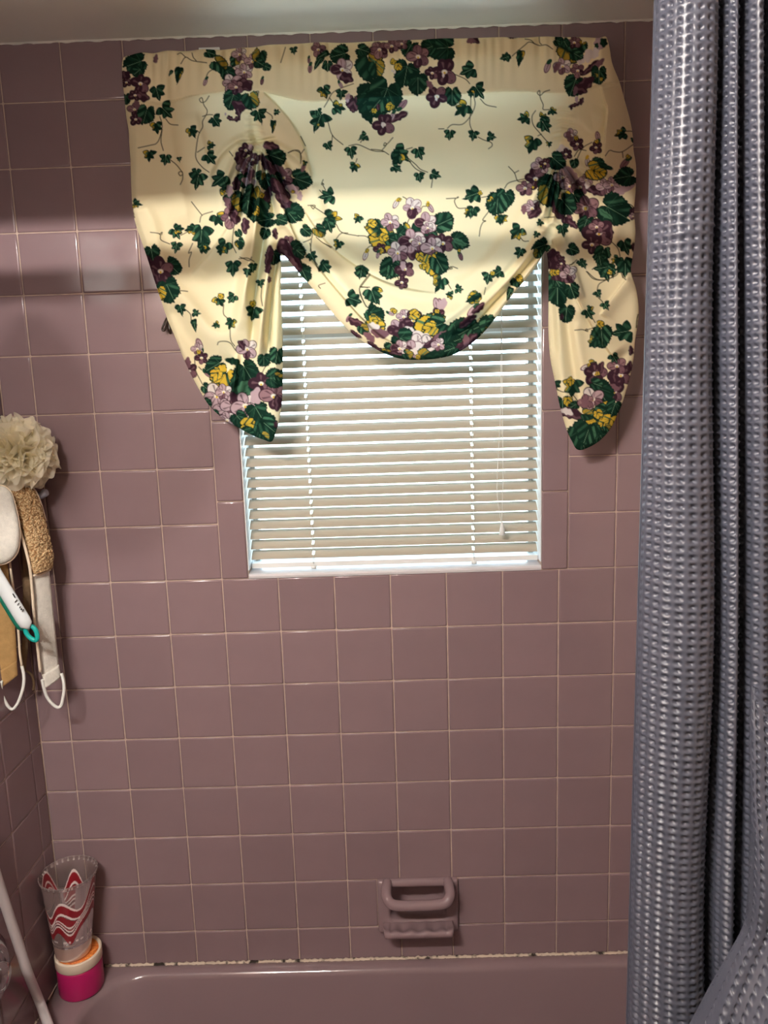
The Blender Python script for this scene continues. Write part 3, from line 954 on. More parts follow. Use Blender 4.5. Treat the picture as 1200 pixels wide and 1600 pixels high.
    def disc(x, y, rx, ry, ang):
        S = sl(x - max(rx, ry) - 1, y - max(rx, ry) - 1, x + max(rx, ry) + 1, y + max(rx, ry) + 1)
        X, Y = PX[S] - x, PY[S] - y
        a = math.radians(ang)
        u = X * math.cos(a) + Y * math.sin(a); v = -X * math.sin(a) + Y * math.cos(a)
        return S, u, v, np.hypot(u / max(rx, .3), v / max(ry, .3))

    def violet(x, y, s, ang, tone):
        R = s / 2
        # petals: (direction, distance, size)
        pet = [(-128, .52, .52), (-52, .52, .52), (168, .52, .46), (12, .52, .46), (90, .52, .56)]
        cols_ = {'d': (PD, PM, PD, PD, PD), 'm': (MV, PM, PM, PD, MV), 'l': (PW, PL, PL, PM, PL), 'w': (PW, PW, PL, PL, PD), 'k': (PD, PD, PD, PM, PD)}[tone]
        for i, (a0, dd, ps) in enumerate(pet):
            a = math.radians(a0 + ang + local.normal(0, 7)); r = ps * R * local.uniform(.9, 1.1)
            cx, cy = x + dd * R * math.cos(a), y + dd * R * math.sin(a)
            S, u, v, d = disc(cx, cy, r * 1.05, r * 0.86, math.degrees(a))
            if d.size == 0: continue
            put(S, (1.0 - d) * r + 0.5, PD if tone != 'w' else PM)
            put(S, (0.9 - d) * r + 0.2, cols_[i])
            th = np.arctan2(v, u + r * 0.9)
            put(S, np.clip((0.75 - d) * r, 0, 1) * np.clip(np.sin(th * 8 + i) * 2 - 0.9, 0, 1) * 0.7, PD if tone in 'mdl' else PM)
            if tone in 'md': put(S, np.clip((0.55 - d) * r, 0, 1) * np.clip(np.sin(th * 6 + 1) - 0.2, 0, 1) * 0.6, MV)
        S, u, v, d = disc(x, y, R * .17 + .5, R * .22 + .6, 90)
        put(S, (1 - d) * 3, WH)
        S, u, v, d = disc(x, y + R * .08, R * .09 + .2, R * .1 + .2, 0)
        put(S, (1 - d) * 3, YE)

    def bud(x, y, s, ang, tone):
        a = math.radians(ang)
        S, u, v, d = disc(x, y, s * .42, s * .2, ang)
        put(S, (1 - d) * s * .3 + .4, PD if tone in 'dk' else PM)
        put(S, (0.82 - d) * s * .3, {'d': PM, 'k': PD, 'l': PL, 'w': PW, 'm': MV, 'y': PL}[tone])
        put(S, np.clip((0.7 - d) * 3, 0, 1) * (np.abs(v) < 0.7) * 0.6, PD)
        x2, y2 = x - math.cos(a) * s * .38, y - math.sin(a) * s * .38
        S, u, v, d = disc(x2, y2, s * .22, s * .14, ang + 25)
        put(S, (1 - d) * s * .2 + .4, YE if tone in 'yw' else GR_)

    def blob(x, y, rx, ry, ang, col):
        S, u, v, d = disc(x, y, rx, ry, ang)
        if not d.size: return
        sh = 1 - d + 0.12 * np.sin(np.arctan2(v, u) * 5 + x)
        put(S, sh * min(rx, ry) + .4, col)
        if max(rx, ry) > 5 and float(col.sum()) < 0.6:
            put(S, np.clip((sh - 0.12) * min(rx, ry), 0, 1) * np.clip(np.sin(v / max(min(rx, ry), 1) * 4 + 0.6 * np.sin(u * 0.5) + x) * 2 - 0.6, 0, 1) * 0.55, PM if col[0] > col[1] else GR_)

    def vine(P, w=0.75, col=ST):
        P = spline(P, 6)
        S = sl(P[:, 0].min() - 3, P[:, 1].min() - 3, P[:, 0].max() + 3, P[:, 1].max() + 3)
        if C[S].size == 0: return
        d, s, t = seg_dist(P, S)
        put(S, (w - d) + 0.45, col)

    def draw(ox_, oy_, sc, text):
        """motifs in crop units; vines first so the leaves lie over them"""
        items = [q.strip() for q in text.replace('\n', ';').split(';') if q.strip()]
        for it in items:
            f = it.split()
            if f[0] == 'v':
                vine([(ox_ + a / sc, oy_ + b / sc) for a, b in L(' '.join(f[1:]))])
        for it in items:
            f = it.split()
            if f[0] == 'v': continue
            x, y = (float(q) for q in f[1].split(','))
            x, y, s = ox_ + x / sc, oy_ + y / sc, float(f[2]) / sc
            a = float(f[3]) if len(f) > 3 else 90
            tone = f[0][1] if len(f[0]) > 1 else 'g'
            k = f[0][0]
            if k in 'iln': leaf(x, y, s, a, k, tone)
            elif k == 'f': violet(x, y, s, a, tone)
            elif k == 'b': bud(x, y, s, a, tone)
            elif k == 'o' and tone in 'yo' and s > 3: leaf(x, y, s * 1.9, a, 'l', 'h' if tone == 'y' else 'o')
            elif k == 'o': blob(x, y, s, s * (float(f[4]) if len(f) > 4 else .6), a, {'d': DK, 'p': PD, 'y': YE, 'w': PW, 'm': PM, 'g': MG, 'l': PL, 'o': OL}[tone])

    S5 = 1200 / 220
    # top left corner and pocket
    draw(180, 50, S5, '''v 380,720 400,800 380,900 350,950 300,965 195,988; v 400,830 390,930 410,1010; v 430,740 470,785 535,793; v 470,1090 520,1130 560,1180 575,1210 555,1225 540,1200 570,1190 575,1250 555,1300
v 560,270 600,215 660,245 780,262; v 600,215 560,180 530,190; v 655,180 665,215 690,245; v 845,310 790,350 765,430
v 800,545 770,590 735,600 718,575 740,562 755,620 785,680 745,760 745,810 710,880 690,1000 690,1080 740,1150 800,1195; v 745,720 790,705 830,705; v 700,840 720,860; v 700,1025 760,985
ld 190,260 250 160; ld 200,330 150 140; op 85,370 40 90 1.2; ld 90,560 130 90; fd 95,430 90 20; fd 215,440 170 100; op 235,550 60 30 .7; fd 170,540 110 60; fm 165,660 120; lg 262,690 220 105; fd 175,745 110 40; om 185,620 40 80
id 355,500 175 75; ig 420,665 190 45; iy 350,800 140 80; iy 290,1040 140 92; ig 430,1075 130 95; id 545,1080 60 80
ny 540,350 160 100; nd 475,345 70 120; bl 768,425 90 110; om 345,230 40 100 .5; ld 800,175 130 20
fl 1010,310 110; lo 880,270 190 40; ld 960,350 180 60; lo 1020,240 130 100; fl 1060,190 130; fl 1100,340 150; fl 1000,440 180 20; op 1100,450 80 10 .7; ld 1000,560 220 110; ld 1080,590 150 60; fm 1030,470 130; op 1060,630 70 20 .6; fl 1170,250 140
op 980,735 34 30 .6; op 1040,740 34 150 .7; op 1050,680 40 80 .7; ol 940,700 14
id 850,750 145 55; iy 650,840 140 60; ig 800,1065 160 50; iy 810,965 100 0; id 690,1190 110 100''')
    draw(380, 50, S5, '''v 360,130 345,180 320,260; v 180,670 240,710 250,740; v 385,1030 440,1010 490,1040 490,1120; v 520,1000 490,1040; v 490,890 530,970; v 100,510 130,505 125,530 105,530
v 940,440 830,480 760,520 720,590 690,640; v 720,760 760,880 850,960; v 760,880 755,950; v 900,970 980,960 1100,1010 1200,1020; v 1000,940 1030,900; v 970,1080 960,1110; v 735,560 770,610
id 430,150 90 80; ld 195,295 100 20; bd 160,420 80 100; lo 60,570 200 80; id 132,700 170 75; id 280,682 75 0; ny 255,790 120 95; bm 515,1150 90 110; lo 140,200 180 100; ld 130,260 130 30
fm 640,150 130 20; nd 650,240 150 120; nd 690,190 130 150; bm 570,310 100 95; bm 560,240 70 90
ld 840,190 230 165; ld 720,280 130 90; lo 1070,260 330 80; fw 845,320 190; op 880,390 60 20 .8; fm 1160,160 160; ld 1010,150 160 20; id 835,520 120 95; lp 940,590 190 95; ol 890,560 40 100 .5; bl 830,450 80 60
ld 1120,560 400 95; iy 690,500 160 70; iy 800,645 150 10; ig 650,740 220 110; ig 640,680 100 60; id 722,962 110 60; ig 1030,890 110 150; ig 918,1012 140 80; iy 950,1145 120 115; oy 640,790 18 100 .5; oy 1110,670 30 110 .5''')
    draw(580, 50, S5, '''v 710,360 800,400 840,440; v 870,530 885,620 850,710 780,785 690,790 650,820; v 850,560 845,690 840,780 860,840; v 930,570 980,620 1065,640; v 910,895 960,920 1020,940 1030,970 1000,995; v 575,825 620,825
v 0,1000 90,1010 150,1045; v 90,1010 130,960 115,945 108,970 140,950 185,900; v 300,1000 350,985; v 320,1080 380,1130 420,1170 480,1195
ld 300,330 300 100; ld 400,420 240 90; ld 620,135 320 175; ld 500,130 200 160; ld 330,130 200 120; fm 70,150 150 10; fm 175,120 130; fm 260,100 110; fm 400,210 200; lo 40,300 200 80; oy 230,290 55 80 .9; oy 190,250 40 130 .7
ld 120,530 420 110; lg 60,600 260 130; ow 200,340 16; ow 180,330 14; fd 625,340 230; fd 520,350 120; lg 690,530 200 90; fd 560,550 190 10; om 500,450 40 60 .6; ow 615,370 18; ow 555,570 18
oy 165,630 55 140 .4; oy 25,670 35 100 .5; bm 270,620 130 -50; op 240,720 90 150 .35; bl 180,720 110 110; fd 105,790 190; ow 100,790 24; op 60,640 30
ig 840,325 190 155; id 905,490 180 55; iy 850,520 90 90; iy 790,645 190 140; ig 670,865 130 95; ig 872,870 120 100; id 1015,892 110 10
ig 240,1035 220 35; iy 230,1060 160 130; ig 405,1020 150 70; ig 205,1155 120 30; id 1150,215 110 170; op 880,70 50 20 .5; om 850,75 40 0 .6''')
    draw(580, 40, 1200 / 440, '''ig 205,640 60 80; id 268,634 60 20; v 160,575 190,610 230,630; v 262,650 256,690''')
    draw(780, 50, S5, '''v 455,145 400,110 340,115 260,85 215,115 150,170 110,205; v 340,45 345,90 360,105; v 220,60 270,70 300,100; v 430,495 385,510 350,540 325,520 345,500 350,560 375,620 375,660 440,660; v 310,670 280,720 290,790 345,860 440,970
v 905,1055 940,1010 985,1020 1050,1020 1140,960; v 1050,1020 1055,1070; v 1080,845 1140,850 1155,890; v 790,940 710,990 660,1090; v 740,1010 680,1005 640,1060; v 330,885 360,870
ny 180,205 160 100; nd 65,215 110 165; op 110,45 45 0 .3; ld 500,75 130 20; lo 580,160 250 60; lo 700,120 170 110; fm 640,90 120; ld 560,90 120 60; ow 760,200 60 100 .6; ow 700,240 45 130 .7; ol 850,100 60 90 .7; od 890,90 40 80 .8; od 830,120 30 90; ow 820,180 50 100 .6
lg 650,190 150 30; bl 410,300 130 110; fl 540,290 150; om 490,300 50 120 .5; ld 640,440 240 110; fm 670,330 130 10; op 790,300 100 140 .3; om 850,270 60 140 .4; ld 850,350 200 90; oo 820,370 40 110 .7; oy 870,400 24 100 .5; op 740,440 80 140 .6; op 690,490 60 20 .7
om 650,500 40 100 .5; op 700,590 34 110 .6; op 650,620 60 160 .3; op 615,645 20; ol 660,575 30 90 .5
iy 450,672 100 30; iy 225,732 140 170; ig 385,790 160 60; iy 370,730 110 0; iy 285,945 200 110; iy 425,950 70 90
fl 615,880 120; fk 665,955 120; om 590,880 40; oy 655,900 30 90; bl 840,890 110 -100; fk 825,985 110; oy 830,930 28 60; bw 750,1105 100 90; iy 1050,865 140 165; iy 1140,915 60 90; bm 1070,1120 140 130; oy 1100,1060 30 120 .5''')
    # right gather and the cloth beside it
    draw(780, 230, S5, '''v 45,350 90,300 240,265; v 80,165 130,220 160,290 230,290; v 130,220 165,200; v 950,800 1010,860 1030,930; v 750,1060 820,1120 900,1130 1000,1090 1020,1030; v 1050,1060 1060,1110 1080,1130; v 180,770 210,800 250,800; v 660,960 620,1000 600,1000; v 385,600 470,595; v 800,580 830,620 830,680; v 1060,480 1120,490 1150,520
ow 540,40 60 90 .9; fk 570,60 110; ld 480,110 220 40; fd 310,270 190 20; fm 220,350 140; oy 290,340 20 100; fl 350,160 150; oy 380,160 40 150 .5; fd 390,140 100; ld 430,330 300 110; lo 420,400 260 100; lg 470,260 150 60
fl 540,255 150; fl 600,330 150; ol 620,240 110 50 .35; fm 690,340 140; fl 740,280 120; op 820,370 80 20 .5; fl 900,340 150; fl 960,320 140; ol 1040,370 140 150 .25; ow 750,320 35; lg 640,130 110 80; ld 830,140 180 20; lh 810,200 230 20; oy 850,210 80 10 .5; od 900,165 70 20 .35
ld 1090,250 230 170; ld 960,530 380 30; og 900,570 70 35 .35; ld 650,430 220 60; fm 735,520 230; oy 735,520 22; oy 570,410 60 60 .4; ld 740,640 200 110; fm 560,580 150; op 500,540 90 60 .5; op 620,650 60 40 .5; ld 560,480 240 50
fd 850,730 260; fm 830,680 130; fd 790,830 170; lg 880,900 200 110; op 940,730 60 90; iy 160,715 180 130; ld 50,420 220 100; iy 30,600 110 90; fl 280,520 160; op 310,560 70 140 .5; om 210,530 40 90; op 320,500 40
id 540,690 150 80; ld 620,870 140 20; ig 1070,830 180 70; ig 1065,990 210 90; iy 1000,960 110 140; ig 910,1050 190 80; iy 960,1060 110 80; id 180,885 110 110; ld 370,840 200 160; lo 330,900 110 110; id 350,640 80 130; op 455,970 110 80 .5; fk 470,930 110; lg 480,1130 210 90; oy 470,1060 60 90 .8; fl 590,1070 150; op 540,1100 110 90 .3; fk 520,960 90; iy 150,1140 140 60; op 150,1150 40 40 .4; id 690,980 90 60; op 1140,560 50 90 .6; fl 1140,590 70; op 1140,850 40 90 .4; id 320,740 80 120''')
    # left tail
    draw(180, 230, S5, '''v 300,725 380,740 390,790 465,825; v 380,740 400,725 395,745; v 660,820 625,900 650,895 630,960 630,1020; v 560,750 640,710; v 720,640 740,580 830,548; v 650,465 700,530 740,580; v 1010,690 1000,820 1030,900; v 150,520 165,600
iy 175,480 110 10; ig 515,720 150 60; iy 530,695 120 0; ig 522,840 130 100; ig 735,735 260 95; iy 650,700 120 170; ig 755,845 150 70; iy 745,860 100 100; iy 875,605 170 60; ig 705,265 190 100; ig 905,265 210 140; iy 930,345 160 0; ld 975,430 150 60; ol 975,370 50
fm 985,600 180 10; op 1010,600 60 60 .6; om 970,480 60 60 .6; op 1000,500 50 100; ig 930,840 180 120; iy 900,870 110 90; ly 1060,810 120 60; ig 1005,1010 170 90; od 1070,840 40 100
ld 310,890 190 80; fd 370,1050 240 40; ld 470,1010 190 45; ld 440,1160 240 70; op 300,1000 50 60 .5; oy 345,1190 30 80; bd 1100,700 110 70; op 1110,660 60 90 .6; ld 1050,730 90 60; id 1180,1010 90 90; id 1130,1060 110 100''')
    draw(340, 200, S5, '''v 770,660 830,660 815,690 800,660 910,730; v 900,440 885,480 905,480 890,470 920,530; v 870,530 890,555; v 1010,820 1060,890 1200,920; v 1000,960 1050,900 1110,895; v 730,975 800,940 810,870; v 800,950 790,1050; v 840,930 900,980 975,1015; v 600,210 650,190 700,200 710,290; v 190,1100 270,1130 290,1100; v 820,1120 850,1165; v 100,200 130,240
fl 240,330 150; fd 240,190 130 20; ol 280,165 30; op 180,250 60 100 .6; om 220,310 50; ld 470,240 240 20; op 450,150 70 10 .5; om 420,165 40 20 .4; lp 330,250 110 120; fm 300,270 110; ld 220,430 170 90; ol 270,460 40 110 1.6; om 285,400 50 110 .6; lo 200,610 230 105; op 160,480 60 90; lg 330,640 330 95; oy 320,700 60 70 .4; oy 380,570 40 110 .5; lo 300,540 200 110; ld 420,450 190 60; lo 370,400 120 120; op 430,570 70 100 .5; om 440,330 110 55 .3; op 460,350 80 55 .3; op 390,290 80 80 .25; ld 260,640 200 95
ld 690,440 240 20; fl 560,420 180 10; om 530,370 70 40 .6; op 590,480 60 30 .5; ld 500,420 140 60; ol 640,520 60 20 .6; op 530,530 120 50 .45; om 520,500 60 60 .5; op 580,640 120 50 .4; om 570,600 50 50 .5; ld 650,710 210 45; ld 620,740 160 50; ol 700,580 40; oy 640,540 24 30
ig 950,580 180 170; iy 960,760 200 10; ig 945,820 160 70; iy 1030,985 120 110; ld 430,780 190 170; ld 530,780 140 20; ld 405,890 130 110; fm 595,975 120; ld 660,1040 220 35; op 590,1080 170 65 .35; ld 480,1080 190 95; op 440,1090 90 100 .4; ld 690,1180 150 50; id 800,1085 100 60; id 900,1175 130 20; ld 745,870 140 40; lo 860,870 150 45; om 640,1130 50; op 490,900 50 80 .5; bm 730,340 90 110; iy 745,295 60 110''')
    # bouquet in the middle
    draw(560, 270, S5, '''v 750,220 840,215 850,205 825,225 820,250 850,300 920,300; v 1110,330 1060,400 1085,410 1060,425 1040,470 1030,540; v 380,205 410,225 410,265; v 530,330 545,290 580,285; v 800,640 850,660; v 140,620 100,625 70,650; v 100,870 30,960 10,1000 50,1110 80,1150; v 0,535 60,540 90,560; v 20,970 80,980; v 770,825 785,800 800,815 780,820 800,800 845,815; v 330,870 345,910; v 665,845 690,880; v 760,940 790,990; v 1050,210 1110,200; v 410,440 440,380
lh 220,570 300 200; lg 290,570 200 20; ly 150,470 200 190; oy 110,430 60 0 .5; oy 210,550 60 20 .5; ly 380,470 170 80; ld 370,530 170 30; lg 710,430 250 -25; ld 840,575 230 20; og 860,590 60 25 .4; ld 610,530 170 80; od 520,500 90 30 .7; op 520,640 130 20 .8; op 440,660 90 60; op 660,600 90 30 .8
fl 270,420 160; fw 460,300 170 10; op 470,345 46 120 .8; fw 575,430 190; fl 590,470 100; fw 455,580 220; fl 520,600 130; fl 335,680 190 20; fd 720,600 180; fl 630,640 190; lg 280,800 240 115; lg 300,820 170 60; lh 640,760 280 75; lg 680,760 230 60; oy 520,710 60 80 .6; oy 550,790 50 40 .5; fd 395,820 160; ol 380,790 40; fk 370,935 120; bw 320,265 110 120; oy 350,225 26 120; by 615,300 110 60; oy 590,270 24 70; bw 60,705 110 110; oy 75,660 22 110; fk 185,650 110; oy 190,660 40 60; bl 165,700 80 100; bd 870,710 100 70; oy 860,660 22
iy 700,930 190 115; oy 655,920 28 100; ig 850,988 100 10; iy 785,1040 90 190; ig 985,185 200 160; oy 1040,170 30 150 .5; ig 975,320 150 105; iy 940,340 100 120; ig 130,1045 190 55; ld 15,840 150 20; iy 170,1000 80 10; iy 1110,880 110 100; id 1190,845 110 150; lg 1185,250 260 95; iy 1140,250 120 150; iy 1200,390 110 80
bl 690,1130 150 -90; ol 720,1120 50 120 .6; oy 690,1180 26; ig 110,1170 150 20; oy 290,1180 40 0 .4; oy 990,1060 80 150 .25; ny 1000,1070 90 150; iy 0,385 110 120''')
    # foot of the left tail
    draw(200, 400, 1200 / 260, '''v 690,350 690,420 730,470 740,600 770,650; v 645,640 655,620 700,615 740,630 775,680; v 480,740 490,830 540,930; v 420,390 450,420 455,460; v 350,245 380,270 365,265 370,250 430,255; v 960,860 990,800 1030,770; v 970,190 960,290 970,360; v 800,20 860,15 910,40; v 510,800 530,820
op 150,50 60 80 .4; ld 310,70 170 45; fd 235,110 190 30; op 190,140 60 60 .5; ld 290,230 230 65; oy 230,260 70 65 .3; id 380,375 110 75; id 485,410 80 10; nd 478,490 100 80; iy 655,315 120 60; oy 665,290 34 20 .5; ig 755,300 110 130; iy 745,475 110 110; iy 640,495 70 160; ig 755,75 140 90; id 860,110 80 95; id 900,80 80 90; id 955,190 80 80; ig 905,400 150 100; oy 900,340 36 80 .6; op 1010,90 40 100; om 1020,170 24
bl 515,640 120 -110; fl 500,670 90; fk 530,735 100; oy 510,690 24; fd 440,830 130; om 430,770 40; bm 575,850 90 40; ld 640,785 200 150; lh 690,870 260 125; oy 640,850 70 140 .6; lg 560,950 110 40; od 760,760 26 105 2.2; lg 850,890 320 100; ld 850,820 220 60; og 830,950 60 120 .6; op 490,960 30 60; ol 510,1010 30
op 660,1060 110 30 .6; fl 640,1010 190 10; fl 690,980 120; fl 700,1110 170; fl 755,1080 170; op 780,1050 70 60; fl 845,1080 200; fl 715,1185 130; ld 930,1110 210 60; ld 800,1170 170 50; fd 960,920 170; ol 925,1010 60 100 .7; fm 1050,1010 190; op 1080,1060 60 90 .5; ld 1050,880 200 0; lo 1080,870 100 20; lg 1075,710 160 100; ld 980,740 130 90; fl 860,670 150; op 820,640 40 60; op 860,720 30
ld 975,1240 300 70; lg 1000,1220 200 40; oy 850,1215 80 -10 .5; ld 850,1280 150 20; oo 980,1300 60 50 .5; ld 560,1060 110 30; op 1065,1215 24 90; op 560,1090 40 30 .5; ld 620,1140 90 20''')
    # lower swag
    draw(420, 380, S5, '''v 860,260 790,350 775,380 780,440 830,540; v 860,375 780,375; v 440,385 425,360 480,340; v 350,0 365,80; v 380,140 430,240; v 470,0 530,40
id 365,105 120 60; ig 475,195 140 55; ig 790,240 150 100; ig 885,430 200 70; oy 945,400 30 20 .5; ig 710,475 190 20; ld 290,240 200 65; op 180,110 150 50 .4; ld 250,70 140 40; om 200,180 50
ld 890,600 220 30; lh 890,680 230 35; oy 890,660 60 30 .5; ow 890,720 60 20 .7; om 950,770 80 10 .5; fw 1110,740 200; op 1130,750 50; ld 1130,830 230 60; fl 1180,760 120; ow 1160,910 70 30 .7; fw 1190,900 120; bl 1040,600 80 20; oy 1070,580 30 0 .5; ol 1150,620 60; bm 680,640 90 120; op 740,675 70 20 .5; lo 800,725 130 50; om 860,800 60 40 .5
op 740,775 60 35 .3; op 880,865 50 30 .4; op 945,915 50 25 .5; lo 1010,900 150 20; oo 1090,930 70 15 .5; od 1000,940 70 20 .3; od 1130,975 120 10 .2''')
    draw(620, 380, 1200 / 260, '''v 165,600 190,540 250,500; v 20,600 30,560; v 630,370 640,320; v 960,260 1010,200
bl 285,440 120 -100; ol 325,445 50 120 .6; fk 290,525 130; oy 290,490 28; fl 50,530 110; fd 120,555 150; oy 120,515 60 0 .4; fd 50,640 160; ow 110,640 60 20; lh 270,610 330 165; lg 300,590 220 160; oy 250,610 80 160 .5; ow 190,690 110 20 .4; ld 50,700 240 30; fw 150,740 170 20; fl 240,740 180 10; fw 110,780 170; ow 210,780 90 10 .5; fw 20,760 120; op 290,700 110 -30 .3; om 320,670 70 150 .4
ld 470,660 330 -25; ld 380,720 240 -20; lg 500,630 170 150; lo 660,580 190 110; ld 690,560 130 120; ig 660,240 120 100; id 735,210 110 150; oy 690,215 26; iy 870,280 120 50; oy 880,250 40 40; nd 815,350 110 110; id 890,60 110 110; ny 570,395 140 160; bl 545,490 130 130; op 590,470 60 140 .4; op 520,550 60 150 .4; op 490,580 50 150 .5
op 20,810 90 15 .25; oo 190,815 80 10 .4; od 330,790 150 -10 .25; op 470,740 70 -30 .4; op 540,690 50 -40 .7; om 500,700 40; ld 400,760 150 160; od 60,835 120 10 .2; fl 300,730 100; oy 150,820 30 0 .5; lo 70,800 110 20''')
    # right tail
    draw(830, 400, 5, '''v 430,120 490,180 590,185 670,130 690,90; v 590,185 530,220 515,270; v 520,320 560,360; v 455,450 500,520; v 340,580 400,575 440,590 435,570 425,580 490,560; v 200,1040 240,1060 320,1080 400,1190; v 320,1080 330,1060; v 820,560 825,500 835,455; v 700,120 715,170; v 330,50 300,75; v 555,950 560,1010
ig 570,90 170 170; oy 610,125 30 30 .5; ig 735,75 190 90; id 535,15 130 80; ig 520,290 90 60; ig 578,380 100 60; ig 445,440 130 60; iy 460,405 70 100; lg 550,610 230 85; oy 535,530 46 10 .5; iy 490,665 130 130; ig 735,590 220 170; ld 205,270 260 90; oy 190,130 50 0 .8; lg 200,200 120 60; op 250,170 30 90 3; ld 315,260 170 70; ld 275,430 190 95; op 240,475 26; fl 290,150 130; op 175,40 80 80 .5; op 300,180 40 60; fk 235,60 80; id 405,60 90 60
bw 430,870 120 160; oy 470,840 50 20 .4; id 490,850 70 60; fd 500,920 180 30; op 545,870 50 100 .5; oy 520,915 26; fd 700,930 190; fm 670,860 150; op 640,960 50; ig 645,790 110 60; fd 650,1060 170; om 640,1030 50 20; ld 540,1060 270 60; lg 500,1000 140 20; iy 325,1010 190 95; oy 310,975 50 130 .5; ig 190,1000 110 80; ld 245,1150 180 90; oy 285,1130 60 80 .6; ld 340,1165 110 150; fl 480,1120 190 20; fm 430,1140 130; om 420,1150 50
op 310,1230 120 15 .35; ow 280,1215 50 20 .5; lh 580,1250 330 160; lg 560,1220 190 150; oy 590,1290 90 150 .6; oy 520,1230 60 60 .6; ld 650,1170 170 110; oo 590,1340 50 40; ld 430,1390 340 100; ld 380,1400 260 70; ld 550,1420 170 60; lg 440,1380 230 110; oo 430,1240 70 20 .3; op 780,740 40 90 .5; op 770,860 40 90 .6''')

    # ---- mesh
    idx = -np.ones((GH, GW), np.int64)
    q4 = inside[:-1, :-1] & inside[1:, :-1] & inside[:-1, 1:] & inside[1:, 1:]
    use = np.zeros((GH, GW), bool)
    use[:-1, :-1] |= q4; use[1:, :-1] |= q4; use[:-1, 1:] |= q4; use[1:, 1:] |= q4
    rr_, cc_ = np.nonzero(use)
    idx[rr_, cc_] = np.arange(len(rr_))
    qx = PX[rr_, cc_].copy(); qy = PY[rr_, cc_].copy(); qz = Z[rr_, cc_]
    # pull the rim of the grid onto the outline
    full = np.zeros((GH, GW), np.int8)
    full[:-1, :-1] += q4; full[1:, :-1] += q4; full[:-1, 1:] += q4; full[1:, 1:] += q4
    rim = np.nonzero(full[rr_, cc_] < 4)[0]
    OD = spline(outline, 24, closed=True)
    for a in range(0, len(rim), 400):
        k = rim[a:a + 400]
        d = (OD[None, :, 0] - qx[k, None]) ** 2 + (OD[None, :, 1] - qy[k, None]) ** 2
        j = d.argmin(1); ok = d[np.arange(len(k)), j] < 5
        qx[k[ok]] = OD[j[ok], 0]; qy[k[ok]] = OD[j[ok], 1]
    P = at(qx, qy, qz / 110.0)
    V = np.stack([U * P[:, 0], -U * P[:, 2], U * P[:, 1] + ZO], -1)
    r, c = np.nonzero(q4)
    faces = np.stack([idx[r, c], idx[r + 1, c], idx[r + 1, c + 1], idx[r, c + 1]], -1)
    # turned hem: a narrow strip folded back behind the edge
    used = {}
    e = np.concatenate([faces[:, [0, 1]], faces[:, [1, 2]], faces[:, [2, 3]], faces[:, [3, 0]]])
    key = np.sort(e, 1); code = key[:, 0] * len(V) + key[:, 1]
    u_, first, cnt = np.unique(code, return_index=True, return_counts=True)
    be = e[first[cnt == 1]]
    bvs = np.unique(be)
    back = V[bvs].copy()
    back[:, 1] = np.minimum(back[:, 1] + 0.006, -0.003)
    remap = -np.ones(len(V), np.int64); remap[bvs] = np.arange(len(bvs)) + len(V)
    hem = np.stack([be[:, 1], be[:, 0], remap[be[:, 0]], remap[be[:, 1]]], -1)
    colv = C[rr_, cc_]; thv = thin[rr_, cc_]
    colv = np.vstack([colv, colv[bvs]]); thv = np.concatenate([thv, thv[bvs]])
    Vall = np.vstack([V, back]); Fall = np.vstack([faces, hem])
    origin = np.array(W(3.0, 8.3, 0.0))
    root = thing('window_valance', tuple(origin), 'cream cotton balloon valance printed with violets and ivy, gathered in two places over the window', 'valance')
    me = bpy.data.meshes.new('printed_cloth')
    me.vertices.add(len(Vall)); me.vertices.foreach_set('co', (Vall - origin).astype(np.float32).ravel())
    me.loops.add(Fall.size); me.loops.foreach_set('vertex_index', Fall.astype(np.int32).ravel())
    me.polygons.add(len(Fall)); me.polygons.foreach_set('loop_start', np.arange(0, Fall.size, 4, dtype=np.int32))
    me.polygons.foreach_set('use_smooth', np.ones(len(Fall), bool))
    me.update(calc_edges=True)
    ca = me.color_attributes.new('print', 'FLOAT_COLOR', 'POINT')
    ca.data.foreach_set('color', np.hstack([colv, np.ones((len(colv), 1), np.float32)]).astype(np.float32).ravel())
    ta = me.attributes.new('thin', 'FLOAT', 'POINT')
    ta.data.foreach_set('value', thv.astype(np.float32))
    me.materials.append(M['print'])
    link(bpy.data.objects.new('printed_cloth', me), root)

build_valance()
# flat curtain rod inside the pocket, returning to the wall at both ends
rod = thing('curtain_rod', W(3.0, 8.2, 0.0), 'flat white curtain rod just showing above the valance pocket', 'curtain rod')
rp = [(-0.34, 8.30, 0.0), (-0.36, 8.30, 0.36), (-0.30, 8.31, 0.46), (-0.15, 8.32, 0.50), (3, 8.32, 0.50), (6.0, 8.31, 0.50), (6.16, 8.30, 0.46), (6.22, 8.29, 0.36), (6.20, 8.29, 0.0)]
mb = MB()
mb.rings([[W(x, yy_ + 0.10, d), W(x, yy_ - 0.14, d), W(x, yy_ - 0.14, d + 0.025), W(x, yy_ + 0.10, d + 0.025)] for x, yy_, d in rp], smooth=False)
mb.build('rod_rail', M['white_plastic'], rod)
a, b = at(311, 79, 0.52), at(343, 77, 0.52)
mb = MB(); mb.box(W(a[0], a[1] + 0.035, 0.49), W(b[0], a[1] - 0.06, 0.53)); mb.build('rod_joint', M['white_plastic'], rod)
for x in (-0.34, 6.20):
    MB().box(W(x - 0.12, 8.12, 0.0), W(x + 0.12, 8.46, 0.03)).build('rod_bracket', M['white_plastic'], rod)


